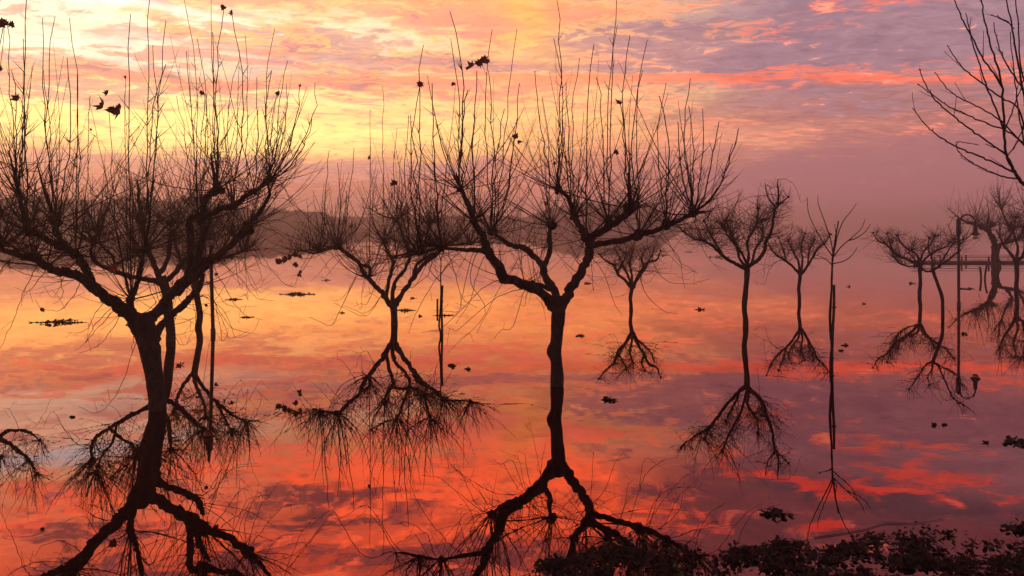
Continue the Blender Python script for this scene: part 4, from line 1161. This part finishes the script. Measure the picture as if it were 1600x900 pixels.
small = [
    (93, 504, 88, .25, 90, .075, 'long raft of floating plants on the left, below the large tree limb'),
    (467, 460, 54, .3, 70, .08, 'dense raft of floating plants left of the three-limbed tree'),
    (366, 468, 27, .15, 18, .07, 'small dark plant tuft right of the half-hidden lamp post'),
    (385, 496, 20, .12, 12, .06, 'tiny plant tuft just below the tuft by the lamp post'),
    (203, 507, 12, .08, 6, .06, 'scrap of floating leaf against the left tree trunk'),
    (280, 571, 9, .05, 6, .06, 'floating leaf between the two trunks behind the left tree'),
    (510, 438, 12, .15, 8, .07, 'small leaf scrap above the dense raft'),
    (534, 489, 9, .08, 6, .06, 'lone floating leaf right of the dense raft'),
    (633, 485, 34, .1, 16, .06, 'thin plant tuft touching the right of the three-limbed tree'),
    (645, 466, 9, .12, 6, .07, 'floating leaf above the thin tuft by the three-limbed tree'),
    (656, 494, 6, .06, 5, .05, 'speck of leaf left of the short upright stick'),
    (693, 493, 34, .05, 14, .045, 'string of leaves crossing behind the slender sapling'),
    (907, 525, 14, .07, 9, .06, 'small floating tuft right of the large middle trunk'),
    (919, 443, 13, .2, 8, .09, 'floating leaf scrap between the large middle tree and the small tree'),
    (950, 625, 23, .06, 14, .06, 'floating leaves right of the knobbly trunk, below the small tree'),
    (1093, 484, 16, .1, 10, .07, 'small floating tuft left of the medium tree'),
    (1035, 399, 24, .6, 14, .14, 'far strip of floating plants right of the small tree'),
    (1078, 394, 14, .5, 9, .12, 'far speck of plants above the strip left of the medium tree'),
    (1126, 402, 44, .7, 26, .15, 'far strip of floating plants crossing the medium tree fork'),
    (1320, 540, 13, .06, 7, .05, 'thin floating leaf right of the staked sapling'),
    (1314, 548, 9, .05, 5, .05, 'floating leaf just below another one right of the staked sapling'),
    (1350, 475, 5, .08, 4, .07, 'dot of floating leaf in the open water right of the sapling'),
    (1327, 448, 5, .1, 4, .08, 'dot of floating leaf level with the stake top'),
    (1424, 443, 8, .15, 7, .10, 'dark floating leaf left of the low wide tree trunk'),
    (1460, 664, 8, .04, 5, .05, 'round floating leaf in the open water below the hooked lamp'),
    (1476, 664, 9, .03, 3, .04, 'narrow floating leaf right of the round one'),
    (1211, 804, 38, .09, 26, .055, 'small leafy clump alone above the leaf mat'),
    (1541, 692, 8, .03, 4, .04, 'floating leaf left of the right-edge clump'),
    (1592, 692, 46, .12, 40, .06, 'leafy clump at the right edge of the picture'),
    (706, 572, 14, .06, 9, .06, 'floating leaf below the slender sapling'),
    (731, 577, 10, .04, 5, .05, 'pointed floating leaf right of the one below the sapling'),
    (1506, 522, 9, .06, 4, .06, 'floating leaf right of the hooked lamp pole'),
    (113, 652, 10, .02, 4, .03, 'thin floating leaf left of the large left trunk'),
]
for x, y, w, dp, n, sz, lab in small:
    clump(lab, x, y, w, dp, n, size=sz)

# the leaf mat in the foreground: separate clumps, each with its own leaves
mat_edge = [(820, 905), (835, 882), (870, 868), (915, 862), (940, 848), (985, 840), (1030, 848), (1075, 858), (1105, 868), (1120, 872), (1140, 852), (1180, 856), (1210, 842), (1250, 840),
            (1275, 862), (1320, 846), (1360, 832), (1395, 828), (1430, 822), (1480, 826), (1520, 838), (1560, 828), (1580, 802), (1600, 812), (1700, 800)]
ex = [p[0] for p in mat_edge]; ey = [p[1] for p in mat_edge]
clumps = [(905, 880, 'dark leaf clump at the left end of the foreground leaf mat'), (990, 868, 'thick leaf clump in the reflection of the large middle tree'), (1065, 880, 'leaf clump with two bright green leaves near its right end'),
          (1160, 880, 'leaf clump around a bright green leaf, right of the reflected crown'), (1225, 860, 'pointed leaf clump standing highest left of the floating branch'), (1330, 868, 'leaf clump just below the long thin floating branch'),
          (1430, 850, 'leaf clump under the right tip of the floating branch'), (1515, 880, 'sparse leaf clump in the lower right of the leaf mat'), (1585, 845, 'tall leaf clump at the right end of the foreground mat')]
leafmeshes = []
for k in range(8):
    b = MB(); hy_leaf(b, np.zeros(3), 1.0, prnd, up=.4 + .09 * k)
    V = np.concatenate(b.v)
    me = bpy.data.meshes.new('leaf')
    me.from_pydata(V.tolist(), [], b.f)
    me.materials.append(MAT['plant_red'] if k % 3 == 0 else MAT['plant'])
    me.update(); leafmeshes.append(me)
green = bpy.data.meshes.new('green_leaf')
b = MB(); hy_leaf(b, np.zeros(3), 1.0, prnd, up=.9)
green.from_pydata(np.concatenate(b.v).tolist(), [], b.f); green.materials.append(MAT['plant_green'])
roots = []
for x, y, lab in clumps:
    c = on_water(x, y)
    roots.append((x, y, empty('floating_plants', tuple(c), lab, 'water plants', 'clumps of the foreground leaf mat'), [0]))
stf = {i: MB() for i in range(len(roots))}
cn = 0
blobsn = [(prnd.uniform(820, 1650), prnd.uniform(800, 960), prnd.uniform(8, 28)) for _ in range(210)] + [(prnd.uniform(1100, 1600), prnd.uniform(842, 880), prnd.uniform(10, 26)) for _ in range(34)] + [(prnd.uniform(850, 1085), prnd.uniform(852, 905), prnd.uniform(14, 34)) for _ in range(22)]
while cn < 6800:
    bx, by, br = blobsn[prnd.randrange(len(blobsn))]
    x = prnd.gauss(bx, br * 1.0); y = prnd.gauss(by, br * .16)
    e = float(np.interp(x, ex, ey))
    if y < e + prnd.uniform(-4, 10) or y > 965 or x < 800:
        cn += 0.2; continue
    cn += 1
    c = on_water(x, y)
    j = min(range(len(roots)), key=lambda i: abs(roots[i][0] - x) + 1.0 * abs(roots[i][1] - y))
    _, _, rt, cnt = roots[j]
    size = prnd.uniform(.020, .052)
    if cnt[0] < 290 and y < 915:
        cnt[0] += 1
        isg = (abs(x - 1062) < 9 and y > 880) or (abs(x - 1160) < 8 and y > 880)
        o = bpy.data.objects.new('leaf', green if isg and prnd.random() < .6 else leafmeshes[prnd.randrange(8)])
        COL.objects.link(o)
        o.parent = rt
        o.location = Vector(c + [0, 0, prnd.uniform(0, .018)]) - rt.location
        o.rotation_euler = (prnd.uniform(-.6, .3), prnd.uniform(-.5, .5), prnd.uniform(0, 6.28))
        o.scale = (size,) * 3
    else:
        hy_leaf(stf[j], c + [0, 0, prnd.uniform(0, .015)], size, prnd, .45)
    # a stalk under some leaves
    if prnd.random() < .35:
        q2 = c + [prnd.uniform(-.03, .03), prnd.uniform(-.03, .03), prnd.uniform(.02, .06)]
        stf[j].tube([c, (c + q2) / 2 + [.005, 0, 0], q2], [.002, .002, .001], 3)
for j, b in stf.items():
    if b.n:
        o = b.build('loose_leaves', MAT['plant'], roots[j][2], smooth=False)
        o['kind'] = 'stuff'

# ------------------------------------------------------------------ water, far woods, haze
def disc(name, z, rad, mat):
    vs = [(0, 0, z)]; fs = []
    n = 64
    for r in (5, 20, 80, 300, rad):
        for j in range(n):
            a = 2 * pi * j / n
            vs.append((r * cos(a), r * sin(a), z))
    for j in range(n):
        fs.append((0, 1 + j, 1 + (j + 1) % n))
    for k in range(4):
        for j in range(n):
            a = 1 + k * n + j; b = 1 + k * n + (j + 1) % n
            fs.append((a, a + n, b + n, b))
    me = bpy.data.meshes.new(name); me.from_pydata(vs, [], fs); me.materials.append(mat); me.update()
    o = bpy.data.objects.new(name, me); COL.objects.link(o)
    o['kind'] = 'structure'
    return o


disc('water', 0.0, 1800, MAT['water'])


def woods(name, xs, hs, Y, depth, seed):
    """misty shore: tree-covered rise with a broken crown line and fine bare tops"""
    R_ = np.random.RandomState(seed)
    mb = MB()
    st = 0.35 * Y / 110
    X = np.arange(xs[0], xs[-1], st)
    nr = 9
    H = np.interp(X, xs, hs)
    def fr(ph, base):
        v = 0
        for o_, am in ((14., .07), (6., .05), (2.6, .04), (1.2, .03)):
            v = v + am * np.sin(X / (o_ * base) * 2 * pi / 2 + ph * (1.7 + o_) + 1.3 * np.sin(X / (o_ * base * 2.3) + ph))
        return v
    vs = []
    for j in range(nr):
        u = j / (nr - 1)
        z = H * sin(pi * min(1, .18 + .82 * u) * .5) * (0.86 + fr(j * 1.9, Y / 110.) * (0.3 + u)) + R_.normal(0, .03 * Y / 110, len(X)) * (j > 0)
        z = np.maximum(z, 0.05)
        if j == 0: z = z * 0 - .3
        yy = Y + depth * u + R_.normal(0, .15, len(X))
        vs.append(np.stack([X, yy, z], 1))
    n = len(X)
    vs.append(np.stack([X, np.full(n, Y + depth + 1), np.full(n, -.3)], 1))
    fs = [(j * n + i, j * n + i + 1, (j + 1) * n + i + 1, (j + 1) * n + i) for j in range(nr) for i in range(n - 1)]
    mb.add(np.concatenate(vs), fs)
    for _ in range(int((xs[-1] - xs[0]) * 9 * 110 / Y)):
        i = R_.randint(0, n); j = R_.randint(4, nr)
        p = vs[j][i]; k = Y / 110.
        hh_ = H[i] * R_.uniform(.05, .13)
        mb.tube([p - [0, 0, .3], p + [R_.normal(0, .15) * k, 0, hh_ * .5], p + [R_.normal(0, .4) * k, 0, hh_]], [.05 * k, .035 * k, .01 * k], 3, close=False)
    o = mb.build(name, MAT['woodland'], None, smooth=False, origin=((xs[0] + xs[-1]) / 2, Y, 0))
    o['kind'] = 'stuff'
    return o


w1 = woods('shore_woodland', [-190, -113, -91, -73, -60, -46, -34], [8.6, 9.1, 9.1, 8.4, 7.2, 5.0, 0.5], 168, 20, 200)
setp(w1, 'dark misty wooded shore beyond the left trees', 'woodland')
w2 = woods('distant_woodland', [-70, -40, -15, 5, 18, 30, 42, 50, 56], [4.6, 5.2, 5.6, 5, 8.8, 11.2, 11, 9, 2], 250, 25, 500)
setp(w2, 'far misty wooded rise across the water behind the large middle tree', 'woodland')

# haze: one closed box of even, thin mist
hb = MB(); hb.box((0, 0, 6.0), (1850, 1850, 7.2))
hz = hb.build('haze', MAT['haze'], None, smooth=False)
hz['kind'] = 'stuff'
hz.display_type = 'WIRE'
